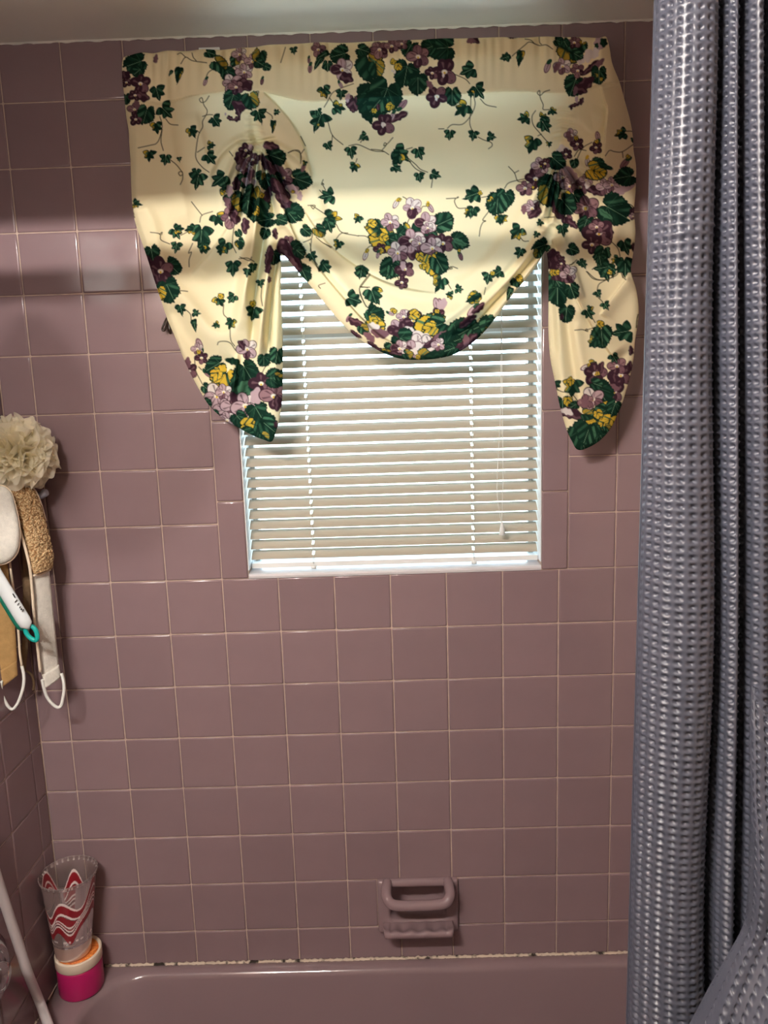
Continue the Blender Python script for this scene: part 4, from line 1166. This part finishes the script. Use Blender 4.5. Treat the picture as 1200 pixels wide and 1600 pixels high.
# ------------------------------------------------------------------ shower curtain and rod
def grid_mesh(name, V, m, parent, origin):
    """V: rows x cols x 3 world points"""
    R_, C_, _ = V.shape
    i = np.arange(R_ * C_).reshape(R_, C_)
    Fq = np.stack([i[:-1, :-1], i[1:, :-1], i[1:, 1:], i[:-1, 1:]], -1).reshape(-1, 4)
    me = bpy.data.meshes.new(name)
    me.vertices.add(R_ * C_); me.vertices.foreach_set('co', (V.reshape(-1, 3) - np.array(origin)).astype(np.float32).ravel())
    me.loops.add(Fq.size); me.loops.foreach_set('vertex_index', Fq.astype(np.int32).ravel())
    me.polygons.add(len(Fq)); me.polygons.foreach_set('loop_start', np.arange(0, Fq.size, 4, dtype=np.int32))
    me.polygons.foreach_set('use_smooth', np.ones(len(Fq), bool))
    me.update(calc_edges=True)
    me.materials.append(m)
    return link(bpy.data.objects.new(name, me), parent)

RODZ = 1.984
rodd = thing('shower_rod', W(XL, (RODZ - ZO) / U, 7.3), 'chrome shower curtain rod spanning the tub opening', 'shower rod')
yr = (RODZ - ZO) / U
MB().tube([W(XL + 0.02, yr, 7.3), W(3, yr, 7.3), W(XR - 0.02, yr, 7.3)], 0.0125, 20).build('rod_tube', M['chrome'], rodd)
for xx in (XL + 0.1, XR - 0.1):
    MB().tube([W(xx - 0.09, yr, 7.3), W(xx + 0.09, yr, 7.3)], 0.028, 20).build('rod_flange', M['chrome'], rodd)

def waffle(s, v):
    """smooth upright ribs with columns of puffed dots and pits between them"""
    return (0.5 - 0.5 * np.cos(2 * np.pi * s)) ** 3.2 * (0.62 * np.cos(2 * np.pi * v) - 0.30)

def curtain():
    origin = W(5.6, yr, 7.3)
    root = thing('shower_curtain', origin, 'silver grey waffle shower curtain bunched in vertical folds at the right', 'shower curtain')
    path = [(5.215, 6.72), (5.225, 6.80), (5.30, 6.93), (5.42, 7.00), (5.54, 6.99), (5.615, 6.90), (5.635, 6.70), (5.645, 6.50), (5.66, 6.72), (5.69, 6.93), (5.735, 6.99), (5.775, 6.88), (5.79, 6.66), (5.797, 6.50),
            (5.81, 6.72), (5.85, 6.96), (5.90, 7.02), (5.945, 6.92), (5.96, 6.70), (5.967, 6.48), (5.985, 6.75), (6.05, 7.02), (6.13, 7.08), (6.19, 6.95), (6.21, 6.65), (6.23, 6.5), (6.25, 6.75), (6.32, 7.05), (6.40, 7.1),
            (6.47, 6.9), (6.50, 6.6), (6.53, 6.9), (6.62, 7.1), (6.70, 6.9), (6.73, 6.6), (6.77, 6.9), (6.86, 7.1), (6.95, 6.9), (6.98, 6.6), (7.05, 6.95), (7.16, 7.08)]
    Pf = spline(path, 16)
    seg = np.hypot(*np.diff(Pf, axis=0).T); S = np.concatenate([[0], np.cumsum(seg)])
    ns = int(S[-1] * 110 / 1.45)
    s = np.linspace(0, S[-1], ns)
    X0 = np.interp(s, S, Pf[:, 0]); D0 = np.interp(s, S, Pf[:, 1])
    Ys = np.concatenate([np.linspace(yr + 0.05, 6.25, 6)[:-1], np.arange(6.25, -3.3, -1.35 / 110), np.linspace(-3.35, YF + 0.5, 40)])
    t = np.clip((6.2 - Ys) / 8.2, 0, 1.3)[:, None]
    drift = 0.03 * np.sin(Ys * 0.9)[:, None] * np.clip((X0 - 5.3) * 4, 0, 1)[None, :]
    X = 5.215 - 0.01 * t + (X0[None, :] - 5.215) * (1 + 0.62 * t) + drift * t
    # folds breathe a little on the way down
    D = 6.85 + (D0[None, :] - 6.85) * (1 + 0.35 * t) + 0.03 * np.sin(Ys * 1.3)[:, None] * np.sin(s * 2.2)[None, :]
    # horizontal packing creases
    for yc, a in ((4.42, 0.010), (0.6, 0.006)):
        D = D + a * np.exp(-((Ys[:, None] - yc - 0.25 * (X - 5.3)) / 0.03) ** 2) * (X < 5.75)
    dX = np.gradient(X, axis=1); dD = np.gradient(D, axis=1)
    ln = np.hypot(dX, dD) + 1e-9
    nX, nD = -dD / ln, dX / ln
    amp = 0.045 * np.clip((6.3 - Ys) / 0.1, 0, 1)[:, None] * np.clip((Ys + 3.4) / 0.1, 0, 1)[:, None]
    edge = np.clip((s - 0.03) / 0.03, 0, 1)[None, :]
    w = waffle(s[None, :] / 0.073 + 0.02 * np.sin(Ys * 2)[:, None], Ys[:, None] / 0.0705 + 0.3 * np.sin(s * 1.1)[None, :]) * amp * edge
    X = X + nX * w; D = D + nD * w
    Yg = np.repeat(Ys[:, None], ns, 1)
    V = np.stack([U * X, -U * D, U * Yg + ZO], -1)
    grid_mesh('curtain_panel', V, M['curtain'], root, origin)
    # stitched edge hem
    mb = MB(); k = list(range(0, len(Ys), 5)) + [len(Ys) - 1]
    mb.rings([[Vector(V[i, 0]) + Vector(q) for q in ((-0.0008, -0.0008, 0), (0.0008, -0.0008, 0), (0.0008, 0.0012, 0), (-0.0008, 0.0012, 0))] for i in k], smooth=False)
    mb.build('edge_hem', M['curtain'], root)
    # the part pulled out towards the room, low on the right
    bd = np.array([(1214, 1080), (1200, 1160), (1191, 1250), (1184, 1340), (1178, 1425), (1172, 1462), (1150, 1504), (1122, 1552), (1095, 1602), (1070, 1650), (1050, 1700), (1030, 1760)], float)
    B = spline(bd, 10)
    lp = at(B[:, 0], B[:, 1], np.full(len(B), 7.35))
    rows = np.arange(lp[0, 1], lp[-1, 1], -1.6 / 110)
    xl = np.interp(-rows, -lp[:, 1], lp[:, 0])
    nu = 420
    u = np.linspace(0, 1, nu)
    a = u * 2.6
    DX = 1.15 * (1 - np.cos(a)) / (1 - math.cos(2.6)); DD = 0.42 * np.sin(np.minimum(a, 2.4)) + 0.05 * np.sin(u * 17)
    bulge = np.clip((rows[0] - rows) / 2.2, 0.15, 1.4)[:, None]
    X = xl[:, None] + DX[None, :]
    D = 6.93 + 0.29 * np.clip((rows[0] - rows) / 1.3, 0, 1)[:, None] + DD[None, :] * np.minimum(bulge, 0.05 + np.clip((rows[0] - rows) / 1.5, 0, 2)[:, None]) + 0.03 * np.sin(rows * 5)[:, None] * np.sin(u * 9)[None, :]
    # waffle rows run along the slanting edge
    arc = np.concatenate([[0], np.cumsum(np.hypot(np.diff(DX), np.diff(DD)))])
    al = (rows[:, None] * 0.9 + arc[None, :] * 0.6)
    ac = arc[None, :] + 0.0 * rows[:, None]
    w = waffle(ac / 0.076, al / 0.072) * 0.042 * np.clip((rows[0] - rows) / 0.4, 0, 1)[:, None]
    D = D + w
    V = np.stack([U * X, -U * D, U * np.repeat(rows[:, None], nu, 1) + ZO], -1)
    grid_mesh('pulled_out_fold', V, M['curtain'], root, origin)
curtain()


# ------------------------------------------------------------------ ceiling lamp behind the camera
def lamp():
    root = thing('ceiling_light', (-0.18, -1.5, U * YT + ZO), 'three bulb brushed metal light bar on the bathroom ceiling', 'ceiling light')
    MB().box((-0.38, -1.54, U * YT + ZO - 0.02), (0.02, -1.46, U * YT + ZO)).build('light_bar', M['cap_metal'], root)
    m, N, L_, b = mat('lit_bulb')
    b.inputs['Emission Color'].default_value = (*LAMP_COL, 1)
    r = 0.013
    b.inputs['Emission Strength'].default_value = LAMP_W / (math.pi * 4 * math.pi * r * r)
    b.inputs['Base Color'].default_value = (0.8, 0.8, 0.8, 1)
    for p in LAMP_POS:
        MB().lathe((p[0], p[1], p[2]), [(0.0, 0.04), (0.012, 0.04), (0.014, 0.013), (0.011, 0.010), (0.0, 0.010)], 20).build('lamp_socket', M['cap_metal'], root)
        prof = [(r * math.sin(a), -r * math.cos(a)) for a in np.linspace(0.0001, math.pi - 0.3, 9)]
        MB().lathe(p, prof, 16).build('bulb', m, root)
lamp()
def fill_lamp():  # unseen lamp added to lighten the top of the valance
    p = (-0.27, -0.98, 1.94)
    root = thing('added_fill_lamp', (U * XL, p[1], p[2]), 'unseen added fill lamp high on the left wall outside the tub', 'wall sconce')
    MB().tube([(U * XL + 0.016, p[1], p[2]), (U * XL + 0.035, p[1], p[2])], 0.05, 28).build('fill_plate', M['cap_metal'], root)
    MB().tube([(U * XL + 0.03, p[1], p[2]), (p[0] - 0.078, p[1], p[2])], 0.010, 14).build('fill_arm', M['cap_metal'], root)
    m, N, L_, b = mat('fill_globe')
    r = 0.080
    b.inputs['Emission Color'].default_value = (*LAMP_COL, 1)
    b.inputs['Emission Strength'].default_value = FILL_W / (math.pi * 4 * math.pi * r * r)
    prof = [(r * math.sin(a), -r * math.cos(a)) for a in np.linspace(0.0001, math.pi - 0.0001, 11)]
    MB().lathe(p, prof, 20).build('globe', m, root)
fill_lamp()

def at_x(px, py, X0):
    d = np.array([(px - 600) / F, -(py - 800) / F, -1.0]) @ CAM_R
    return CAM_P + (X0 - CAM_P[0]) / d[0] * d
def at_y(px, py, Y0):
    d = np.array([(px - 600) / F, -(py - 800) / F, -1.0]) @ CAM_R
    return CAM_P + (Y0 - CAM_P[1]) / d[1] * d

# ------------------------------------------------------------------ hook on the left wall
tip = at(72, 771, 0.42)
hk = thing('wall_hook', W(XL, tip[1], 0.45), 'pale grey plastic wall hook with a blunt tip behind the bath puff', 'hook')
mb = MB(); mb.rings([[W(XL + e, tip[1] + h * sy, 0.45 + w * sd_) for sy, sd_ in ((-1, -1), (-1, 1), (1, 1), (1, -1))] for e, h, w in ((0.0, 0.22, 0.30), (0.05, 0.22, 0.30), (0.08, 0.18, 0.26))], cap1=True, smooth=False)
mb.build('hook_plate', M['hook'], hk)
mb = MB(); mb.tube([W(XL + 0.06, tip[1] - 0.02, 0.45), W(-3.2, tip[1] - 0.05, 0.44), W(tip[0] - 0.08, tip[1] - 0.03, 0.42), W(tip[0] - 0.02, tip[1] + 0.01, 0.42), W(tip[0] + 0.02, tip[1] + 0.02, 0.42)], [0.0075, 0.007, 0.007, 0.0075, 0.006], 14)
mb.build('hook_arm', M['hook'], hk)

# ------------------------------------------------------------------ netting puff
def puff():
    c = np.array(at(27, 709, 0.66)); R = 0.59
    root = thing('bath_puff', W(*c), 'ruffled cream netting bath puff hanging high in the left corner', 'bath puff')
    g = np.random.default_rng(5)
    for grp in range(2):
        mb = MB()
        for i in range(15):
            ax = g.normal(size=3); ax /= np.linalg.norm(ax)
            h = np.cross(ax, [0, 0, 1.0]); h /= np.linalg.norm(h) + 1e-9; k = np.cross(ax, h)
            off = g.uniform(-0.38, 0.38); rad = math.sqrt(max(0.1, 1 - off * off)) * R * g.uniform(0.90, 1.05)
            na, nr = 130, 7
            k1, k2 = g.integers(5, 9), g.integers(11, 17); p1, p2 = g.uniform(0, 6, 2)
            a = np.linspace(0, 2 * math.pi, na, endpoint=False)
            rings = []
            for j in range(nr):
                f = 0.18 + 0.82 * j / (nr - 1)
                wv = (0.21 * np.sin(k1 * a + p1) + 0.08 * np.sin(k2 * a + p2)) * f ** 1.6 * R
                rr_ = rad * f * (1 + 0.06 * np.sin(5 * a + p2) * f + 0.035 * np.sin(k1 * a * 2 + p1))
                P = c[None, :] + np.outer(rr_ * np.cos(a), h) + np.outer(rr_ * np.sin(a), k) + np.outer(off * R * f + wv, ax)
                P[:, 0] = np.maximum(P[:, 0], XL + 0.03)
                P[:, 2] = np.maximum(P[:, 2], 0.03)
                rings.append([W(*q) for q in P])
            mb.rings(rings, closed=True)
        mb.build('netting_ruffle', M['netting'], root)
    MB().tube([W(*(c + np.array([0.05, 0.2, 0]))), W(c[0] - 0.1, tip[1] + 0.45, 0.5), W(tip[0] - 0.25, tip[1] + 0.06, 0.44)], 0.0012, 6).build('hanging_cord', M['cord'], root)
puff()

# ------------------------------------------------------------------ scrubbing straps
def strap_mesh(left, right, Dl, Dr, thick, n=40, bow=0.0, rough=0.0, ends=True, across=10):
    """pad between two edge lines given in photograph pixels; thick in tiles"""
    l = spline(left, 8); r = spline(right, 8)
    li = np.linspace(0, len(l) - 1, n); ri = np.linspace(0, len(r) - 1, n)
    l = np.stack([np.interp(li, np.arange(len(l)), l[:, k]) for k in (0, 1)], 1)
    r = np.stack([np.interp(ri, np.arange(len(r)), r[:, k]) for k in (0, 1)], 1)
    g = np.random.default_rng(3)
    rings = []
    for i in range(n):
        t = i / (n - 1)
        e = 1.0
        if ends: e = math.sqrt(max(0.02, 1 - max(0, (abs(t - 0.5) - 0.44) / 0.06) ** 2))
        dl = Dl(t) if callable(Dl) else Dl; dr = Dr(t) if callable(Dr) else Dr
        a = np.array(at(l[i, 0], l[i, 1], dl)); b = np.array(at(r[i, 0], r[i, 1], dr))
        nrm = np.cross(b - a, [0, 1, 0]); nrm = np.array([-(b - a)[2], 0, (b - a)[0]]); nrm /= np.linalg.norm(nrm) + 1e-9
        ring = []
        for s_ in (1, -1):
            for k in range(across):
                u = (k + 0.5) / across
                u = u if s_ == 1 else 1 - u
                hgt = thick * 0.5 * e * (1 - abs(2 * u - 1) ** 4) ** 0.5 * s_ + bow * math.sin(u * math.pi)
                p = a + (b - a) * u + nrm * (hgt + (g.normal() * rough if s_ == 1 else 0))
                ring.append(W(*p))
        rings.append(ring)
    mb = MB(); mb.rings([q[::-1] for q in rings], cap0=True, cap1=True)
    return mb

def edge_tube(pts, D, r, n=8):
    P = spline(pts, 8)
    m = len(P)
    return MB().tube([W(*at(P[i, 0], P[i, 1], D(i / (m - 1)) if callable(D) else D)) for i in range(m)], r, n)

# right hand strap: loofah pad above, terry strap below, cord loop
s1 = thing('back_scrubber', W(*at(60, 765, 0.75)), 'white back scrubber strap with tan loofah pad and white cord loop, hanging in the corner', 'back scrubber')
strap_mesh([(13, 760), (20, 782), (29, 808), (38, 838), (45, 866), (49, 889), (54, 898)], [(36, 752), (52, 765), (62, 785), (71, 815), (79, 845), (83, 868), (79, 889)], 0.98, 0.62, 0.13, 70, 0.03, 0.011, across=16).build('loofah_pad', M['loofah'], s1)
strap_mesh([(44, 880), (49, 905), (52, 950), (57, 1000), (62, 1045), (66, 1064)], [(77, 880), (79, 900), (84, 950), (89, 1000), (92, 1030), (94, 1046)], 0.92, 0.62, 0.035, 40, 0.02).build('terry_strap', M['terry_white'], s1)
edge_tube([(9, 758), (16, 780), (25, 808), (34, 838), (42, 866), (47, 890), (50, 920), (53, 960), (58, 1005), (63, 1050)], 1.0, 0.0026).build('edge_binding', M['binding'], s1)
edge_tube([(36, 751), (53, 764), (63, 784), (72, 814)], 0.6, 0.0016).build('edge_binding', M['binding'], s1)
edge_tube([(53, 899), (64, 897), (79, 890)], lambda t: 0.98 - 0.3 * t, 0.002).build('end_binding', M['binding'], s1)
strap_mesh([(64, 1055), (69, 1076)], [(93, 1038), (96, 1056)], 0.92, 0.66, 0.055, 8, 0.015, ends=False).build('end_band', M['terry_white'], s1)
edge_tube([(66, 1062), (69, 1076), (73, 1088), (80, 1098), (89, 1105), (95, 1103), (98, 1092), (100, 1078), (99, 1064), (96, 1052)], lambda t: 0.93 - 0.22 * t, 0.0030).build('cord_loop', M['cord'], s1)

# left hand strap with its brown strap and loop
s2 = thing('sisal_strap', W(*at(0, 880, 1.12)), 'tan sisal scrubbing strap with a cord loop, cut by the left edge of the picture', 'back scrubber')
strap_mesh([(-42, 850), (-40, 900), (-38, 960), (-36, 1020), (-34, 1078)], [(12, 860), (17, 900), (24, 950), (28, 1000), (30, 1036)], 1.15, 0.90, 0.05, 40, 0.03).build('sisal_panel', M['tan'], s2)
edge_tube([(13, 858), (18, 900), (25, 950), (29, 990), (31, 1020), (34, 1040)], 0.92, 0.0022).build('edge_binding', M['binding'], s2)
strap_mesh([(-34, 1066), (-34, 1100)], [(29, 1030), (31, 1052)], 1.15, 0.92, 0.075, 8, 0.02, ends=False).build('end_band', M['tan'], s2)
edge_tube([(2, 1064), (2, 1080), (6, 1092), (13, 1104), (20, 1108), (28, 1098), (34, 1082), (37, 1068), (37, 1054), (34, 1040)], lambda t: 1.1 - 0.2 * t, 0.0029).build('cord_loop', M['cord'], s2)

s3 = thing('brown_strap', W(*at(40, 830, 0.4)), 'narrow dull brown strap hanging behind the brush in the corner', 'strap')
strap_mesh([(29, 800), (33, 850), (35, 900), (35, 960), (33, 1010), (31, 1042)], [(42, 800), (45, 850), (48, 900), (48, 960), (45, 1005), (40, 1050)], 0.42, 0.34, 0.05, 30).build('strap_band', M['brown_strap'], s3)
edge_tube([(37, 1046), (44, 1050), (50, 1056), (53, 1068), (52, 1078)], 0.3, 0.0024).build('cord_loop', M['brown_strap'], s3)

# rounded terry pad
def pad():
    root = thing('bath_mitt', W(*at(0, 770, 1.15)), 'rounded cream terry bath mitt with piped edge at the far left', 'bath mitt')
    out = spline([(-46, 775), (-22, 758), (4, 759), (17, 769), (24, 790), (30, 818), (31, 842), (28, 861), (19, 874), (6, 881), (-12, 883), (-32, 876), (-44, 858), (-49, 818)], 6, closed=True)
    c = out.mean(0)
    rings = []
    for f, d in ((1.0, 1.10), (0.985, 1.15), (0.94, 1.19), (0.82, 1.225), (0.6, 1.245), (0.3, 1.255)):
        q = c + (out - c) * f
        rings.append([W(*p) for p in at(q[:, 0], q[:, 1], np.full(len(q), d))])
    back = [W(*p) for p in at(out[:, 0], out[:, 1], np.full(len(out), 1.02))]
    mb = MB(); mb.rings([back] + rings, cap0=True, cap1=True); mb.build('terry_pad', M['terry_white'], root)
    P = at(out[:, 0], out[:, 1], np.full(len(out), 1.12))
    MB().tube([W(*p) for p in P], 0.0017, 6, closed=True).build('piping', M['binding'], root)
pad()

# ------------------------------------------------------------------ brush handle
def brush():
    Dp = 1.42
    root = thing('bath_brush', W(*at(10, 930, Dp)), 'white bath brush handle with teal edge and teal hanging loop, pointing down', 'brush')
    a = np.array(at(-70, 792, Dp)); b = np.array(at(46.5, 983, Dp))
    ax = (b - a) / np.linalg.norm(b - a); pr = np.cross(ax, [0, 0, 1.0]); nz = np.array([0, 0, 1.0])
    def shell(off, hw, th, z0, t1, m, name, taper=True):
        rings = []
        n = 26
        for i in range(n):
            t = i / (n - 1)
            e = math.sqrt(max(0.003, 1 - max(0, (t - 0.93) / 0.07) ** 2))
            cpt = a + (b - a) * t * t1 + pr * off + nz * z0
            rings.append([W(*(cpt + pr * hw * e * math.cos(q) + nz * th * e * math.sin(q))) for q in np.linspace(0, 2 * math.pi, 18, endpoint=False)])
        mb = MB(); mb.rings(rings, cap0=True, cap1=True); mb.build(name, m, root)
    sgn = 1 if (pr[0] < 0) else -1
    shell(0.0, 0.115, 0.07, 0.02, 1.0, M['white_gloss'], 'handle')
    shell(sgn * 0.115, 0.085, 0.075, -0.03, 1.0, M['green'], 'back_strip')
    # loop
    lc = np.array(at(49.5, 990, Dp)) - nz * 0.03
    ring = [lc + ax * 0.13 * math.cos(q) + pr * (0.078 - 0.02 * math.cos(q)) * math.sin(q) + pr * sgn * 0.01 for q in np.linspace(0, 2 * math.pi, 28, endpoint=False)]
    MB().tube([W(*q) for q in ring], 0.0042, 8, closed=True).build('hanging_loop', M['teal'], root)
    # marks printed on the handle, in reading order down the handle
    mb = MB()
    sc = 862 / 70
    for (x0, y0, x1, y1, w) in ((252, 582, 298, 662, 7), (332, 700, 300, 748, 9), (368, 764, 346, 804, 9), (398, 826, 386, 858, 8), (424, 862, 412, 894, 8), (458, 888, 434, 930, 9)):
        p = np.array(at(x0 / sc, 880 + y0 / sc, Dp + 0.07)); q = np.array(at(x1 / sc, 880 + y1 / sc, Dp + 0.07))
        d = (q - p); s_ = np.cross(d, nz); s_ = s_ / np.linalg.norm(s_) * (w / sc / 94 / 2)
        mb.add([W(*(p - s_)), W(*(q - s_)), W(*(q + s_)), W(*(p + s_)), W(*(p - s_ + nz * 0.022)), W(*(q - s_ + nz * 0.022)), W(*(q + s_ + nz * 0.022)), W(*(p + s_ + nz * 0.022))],
               [(0, 1, 2, 3), (7, 6, 5, 4), (0, 4, 5, 1), (1, 5, 6, 2), (2, 6, 7, 3), (3, 7, 4, 0)])
    mb.build('printed_lettering', M['ink'], root)
brush()

# ------------------------------------------------------------------ jar and cup on the tub corner
JX, JD = -3.06, 0.52
jar_r = 0.405
lidtop = at(121, 1484, JD)[1]
H = lidtop - YRIM
jar = thing('scrub_jar', W(JX, YRIM, JD), 'magenta pink jar with cream rim and orange lid on the tub corner', 'jar')
h1 = (H - 0.20) * U
def crisp(prof, e=0.0004):
    out = []
    for i, (r, z) in enumerate(prof):
        for nb in ((i - 1), (i + 1)):
            if 0 <= nb < len(prof):
                dr, dz = prof[nb][0] - r, prof[nb][1] - z
                l = math.hypot(dr, dz)
                t = min(0.3, e / l) if l > 0 else 0
                out.append((r + dr * t, z + dz * t))
            else: out.append((r, z))
    return out
MB().lathe(W(JX, YRIM, JD), crisp([(0.0, 0.0), ((jar_r - 0.03) * U, 0.0), (jar_r * U, 0.004), (jar_r * U, h1 - 0.003), ((jar_r - 0.02) * U, h1), (0.0, h1)]), 56).build('jar_body', M['pink'], jar)
zt = H * U
MB().lathe(W(JX, YRIM, JD), crisp([((jar_r - 0.01) * U, h1 + 0.0004), ((jar_r + 0.012) * U, h1 + 0.001), ((jar_r + 0.012) * U, zt - 0.0015), ((jar_r + 0.004) * U, zt), ((jar_r - 0.035) * U, zt), ((jar_r - 0.04) * U, zt - 0.004), (0.0, zt - 0.0045)]), 56).build('lid_rim', M['lid'], jar)
MB().lathe(W(JX, YRIM, JD), [((jar_r - 0.045) * U, zt - 0.0040), ((jar_r - 0.05) * U, zt - 0.0026), (0.0, zt - 0.0022)], 40).build('lid_top', M['orange'], jar)

def cup():
    b0 = np.array([JX - 0.07, lidtop - 0.012, JD + 0.03])
    t0 = at(106.5, 1363, b0[2])
    Hc = t0[1] - b0[1]
    r0, r1 = 0.30, 0.485
    root = thing('plastic_cup', W(*b0), 'clear plastic cup printed with swirling red and white waves, standing on the magenta jar', 'cup')
    nt, nh = 220, 150
    th = np.linspace(0, 2 * math.pi, nt, endpoint=False); h = np.linspace(0, 1, nh)
    TH, HH = np.meshgrid(th, h)
    rad = r0 + (r1 - r0) * (0.06 + 0.94 * HH) * np.where(HH < 0.24, 1, 1) + 0.0
    rad = np.where(HH < 0.02, r0 * 0.97, rad)
    rad = rad + np.where(HH > 0.965, 0.018, 0) + 0.004 * ((HH > 0.22) & (HH < 0.24))
    lean = (t0[0] - b0[0])
    X = b0[0] + lean * HH + rad * np.cos(TH); Dd = b0[2] + rad * np.sin(TH); Y = b0[1] + Hc * HH
    V = np.stack([U * X, -U * Dd, U * Y + ZO], -1).reshape(-1, 3)
    # printed waves
    w1 = 0.095 * np.sin(2.0 * TH + 1.2) + 0.075 * np.sin(4 * TH + 0.9) + 0.03 * np.sin(7 * TH + 2)
    w2 = HH - 0.53 - w1
    col = np.zeros((nh, nt, 3)); cov = np.zeros((nh, nt))
    red, dred, wht = np.array(srgb(142, 10, 28)[:3]), np.array(srgb(104, 8, 24)[:3]), np.array(srgb(232, 214, 210)[:3])
    br = 0.04 * np.sin(4 * TH + 2.4) + 0.02 * np.sin(6 * TH)
    for lo, hi, c in ((0.215, 0.245, wht), (0.125, 0.215, red), (0.098, 0.125, wht), (0.052, 0.092, red), (0.032, 0.052, wht), (0.014, 0.028, red), (-0.004, 0.014, wht), (-0.024, -0.008, dred), (-0.046, -0.026, wht), (-0.135, -0.046, red)):
        lo2, hi2 = lo * (1 + br * 4) + (br if lo > 0.06 else 0), hi * (1 + br * 4) + (br if hi > 0.06 else 0)
        m_ = (w2 >= lo2) & (w2 < hi2)
        col[m_] = c; cov[m_] = 0.92
    # a line of small white words under the waves, the jar's refraction painted as pinkish haze at the foot
    g = np.random.default_rng(2)
    wd = (TH / 0.62) % 1.0
    lt = g.random(nt) > 0.28
    m_ = (np.abs(HH - 0.285 - 0.0) < 0.012 + 0.006 * g.random((1, nt))) & (wd < 0.62) & lt[None, :]
    col[m_] = wht; cov[m_] = 0.7
    m_ = np.abs(HH - 0.235) < 0.004
    col[m_] = wht; cov[m_] = 0.25
    m_ = HH < 0.2
    col[m_] = np.array(srgb(226, 180, 160)[:3]); cov[m_] = 0.35
    m_ = (HH > 0.955) & (np.sin(TH * 31) > 0.2)
    col[m_] = wht; cov[m_] = 0.22
    i = np.arange(nh * nt).reshape(nh, nt); j = np.roll(i, -1, 1)
    Fq = np.stack([i[:-1], j[:-1], j[1:], i[1:]], -1).reshape(-1, 4).tolist()
    bot = len(V)
    V = np.vstack([V, W(*b0)])
    Fq += [(bot, j[0, k], i[0, k]) for k in range(nt)]
    origin = np.array(W(*b0))
    me = bpy.data.meshes.new('cup_wall')
    me.from_pydata((V - origin).tolist(), [], [tuple(int(q) for q in f) for f in Fq])
    me.polygons.foreach_set('use_smooth', [True] * len(Fq)); me.update()
    ca = me.color_attributes.new('print', 'FLOAT_COLOR', 'POINT')
    cc = np.vstack([col.reshape(-1, 3), wht[None]]); ca.data.foreach_set('color', np.hstack([cc, np.ones((len(cc), 1))]).astype(np.float32).ravel())
    ta = me.attributes.new('cover', 'FLOAT', 'POINT'); ta.data.foreach_set('value', np.concatenate([cov.ravel(), [0.3]]).astype(np.float32))
    me.materials.append(M['cup'])
    link(bpy.data.objects.new('cup_wall', me), root)
    top = [W(t0[0] + (r1 + 0.018) * math.cos(q), t0[1], b0[2] + (r1 + 0.018) * math.sin(q)) for q in np.linspace(0, 2 * math.pi, 64, endpoint=False)]
    MB().tube(top, 0.0013, 8, closed=True).build('rolled_lip', M['cup'], root)
cup()

# ------------------------------------------------------------------ shower hose and valve plate
hs = [at_x(-30, 1290, -3.42), at_x(-8, 1362, -3.42), at_x(10, 1418, -3.41), at_x(29, 1476, -3.38), at_x(44, 1522, -3.34), at_y(61, 1563, -7.22), at_y(75, 1600, -7.34), at_y(90, 1645, -7.50)]
hs += [(-2.42, -8.15, 2.35), (-2.20, -9.0, 2.45)]
hose = MB().tube([W(*p) for p in spline(hs, 8)], 0.0088, 14).build('shower_hose', M['hose'], origin=W(*hs[0]))
tag(hose, 'pale grey shower hose slanting down over the tub edge at lower left', 'hose')
er = at_x(11.5, 1482, -3.50)
R0 = 0.62
vc = (er[1], er[2] + R0)
vp = thing('valve_plate', W(XL, vc[0], vc[1]), 'round chrome valve plate with dark red gasket at the lower left edge', 'valve')
def disc_rings(prof):
    return [[W(XL + x, vc[0] + r * math.sin(q), vc[1] + r * math.cos(q)) for q in np.linspace(0, 2 * math.pi, 56, endpoint=False)] for r, x in prof]
mb = MB(); mb.rings(disc_rings([(R0, 0.0), (R0, 0.06), (R0 - 0.03, 0.085), (R0 - 0.06, 0.07)]), cap1=True); mb.build('gasket', M['gasket'], vp)
mb = MB(); mb.rings(disc_rings([(R0 - 0.06, 0.06), (R0 - 0.07, 0.11), (R0 - 0.16, 0.17), (0.40, 0.22), (0.36, 0.16), (0.28, 0.10), (0.22, 0.22), (0.20, 0.34), (0.05, 0.36)]), cap1=True); mb.build('chrome_plate', M['chrome'], vp)
# ------------------------------------------------------------------ small dark hook on the tiles beside the valance
dh = thing('tieback_hook', W(*at(268, 500, 0.0)), 'small dark brown double hook on the tiles beside the left edge of the valance', 'hook')
mb = MB(); mb.tube([W(*at(x, y, d)) for x, y, d in spline([(272, 492, 0.02), (262, 496, 0.10), (257, 505, 0.16), (253.5, 514, 0.16), (256, 516.5, 0.16), (259, 512, 0.14), (262, 503, 0.1)], 5)], 0.0021, 8)
mb.build('hook_prong', M['dark_plastic'], dh)
mb = MB(); mb.tube([W(*at(x, y, d)) for x, y, d in [(266, 492, 0.04), (264, 504, 0.12), (265, 514, 0.15), (267, 522, 0.14)]], [0.003, 0.0042, 0.004, 0.0024], 8)
mb.build('hook_prong', M['dark_plastic'], dh)
mb = MB(); q = at(270, 494, 0.0); mb.rings([[W(q[0] + 0.09 * math.cos(a), q[1] + 0.09 * math.sin(a), d) for a in np.linspace(0, 2 * math.pi, 20, endpoint=False)] for d in (0.0, 0.05)], cap1=True)
mb.build('hook_base', M['dark_plastic'], dh)
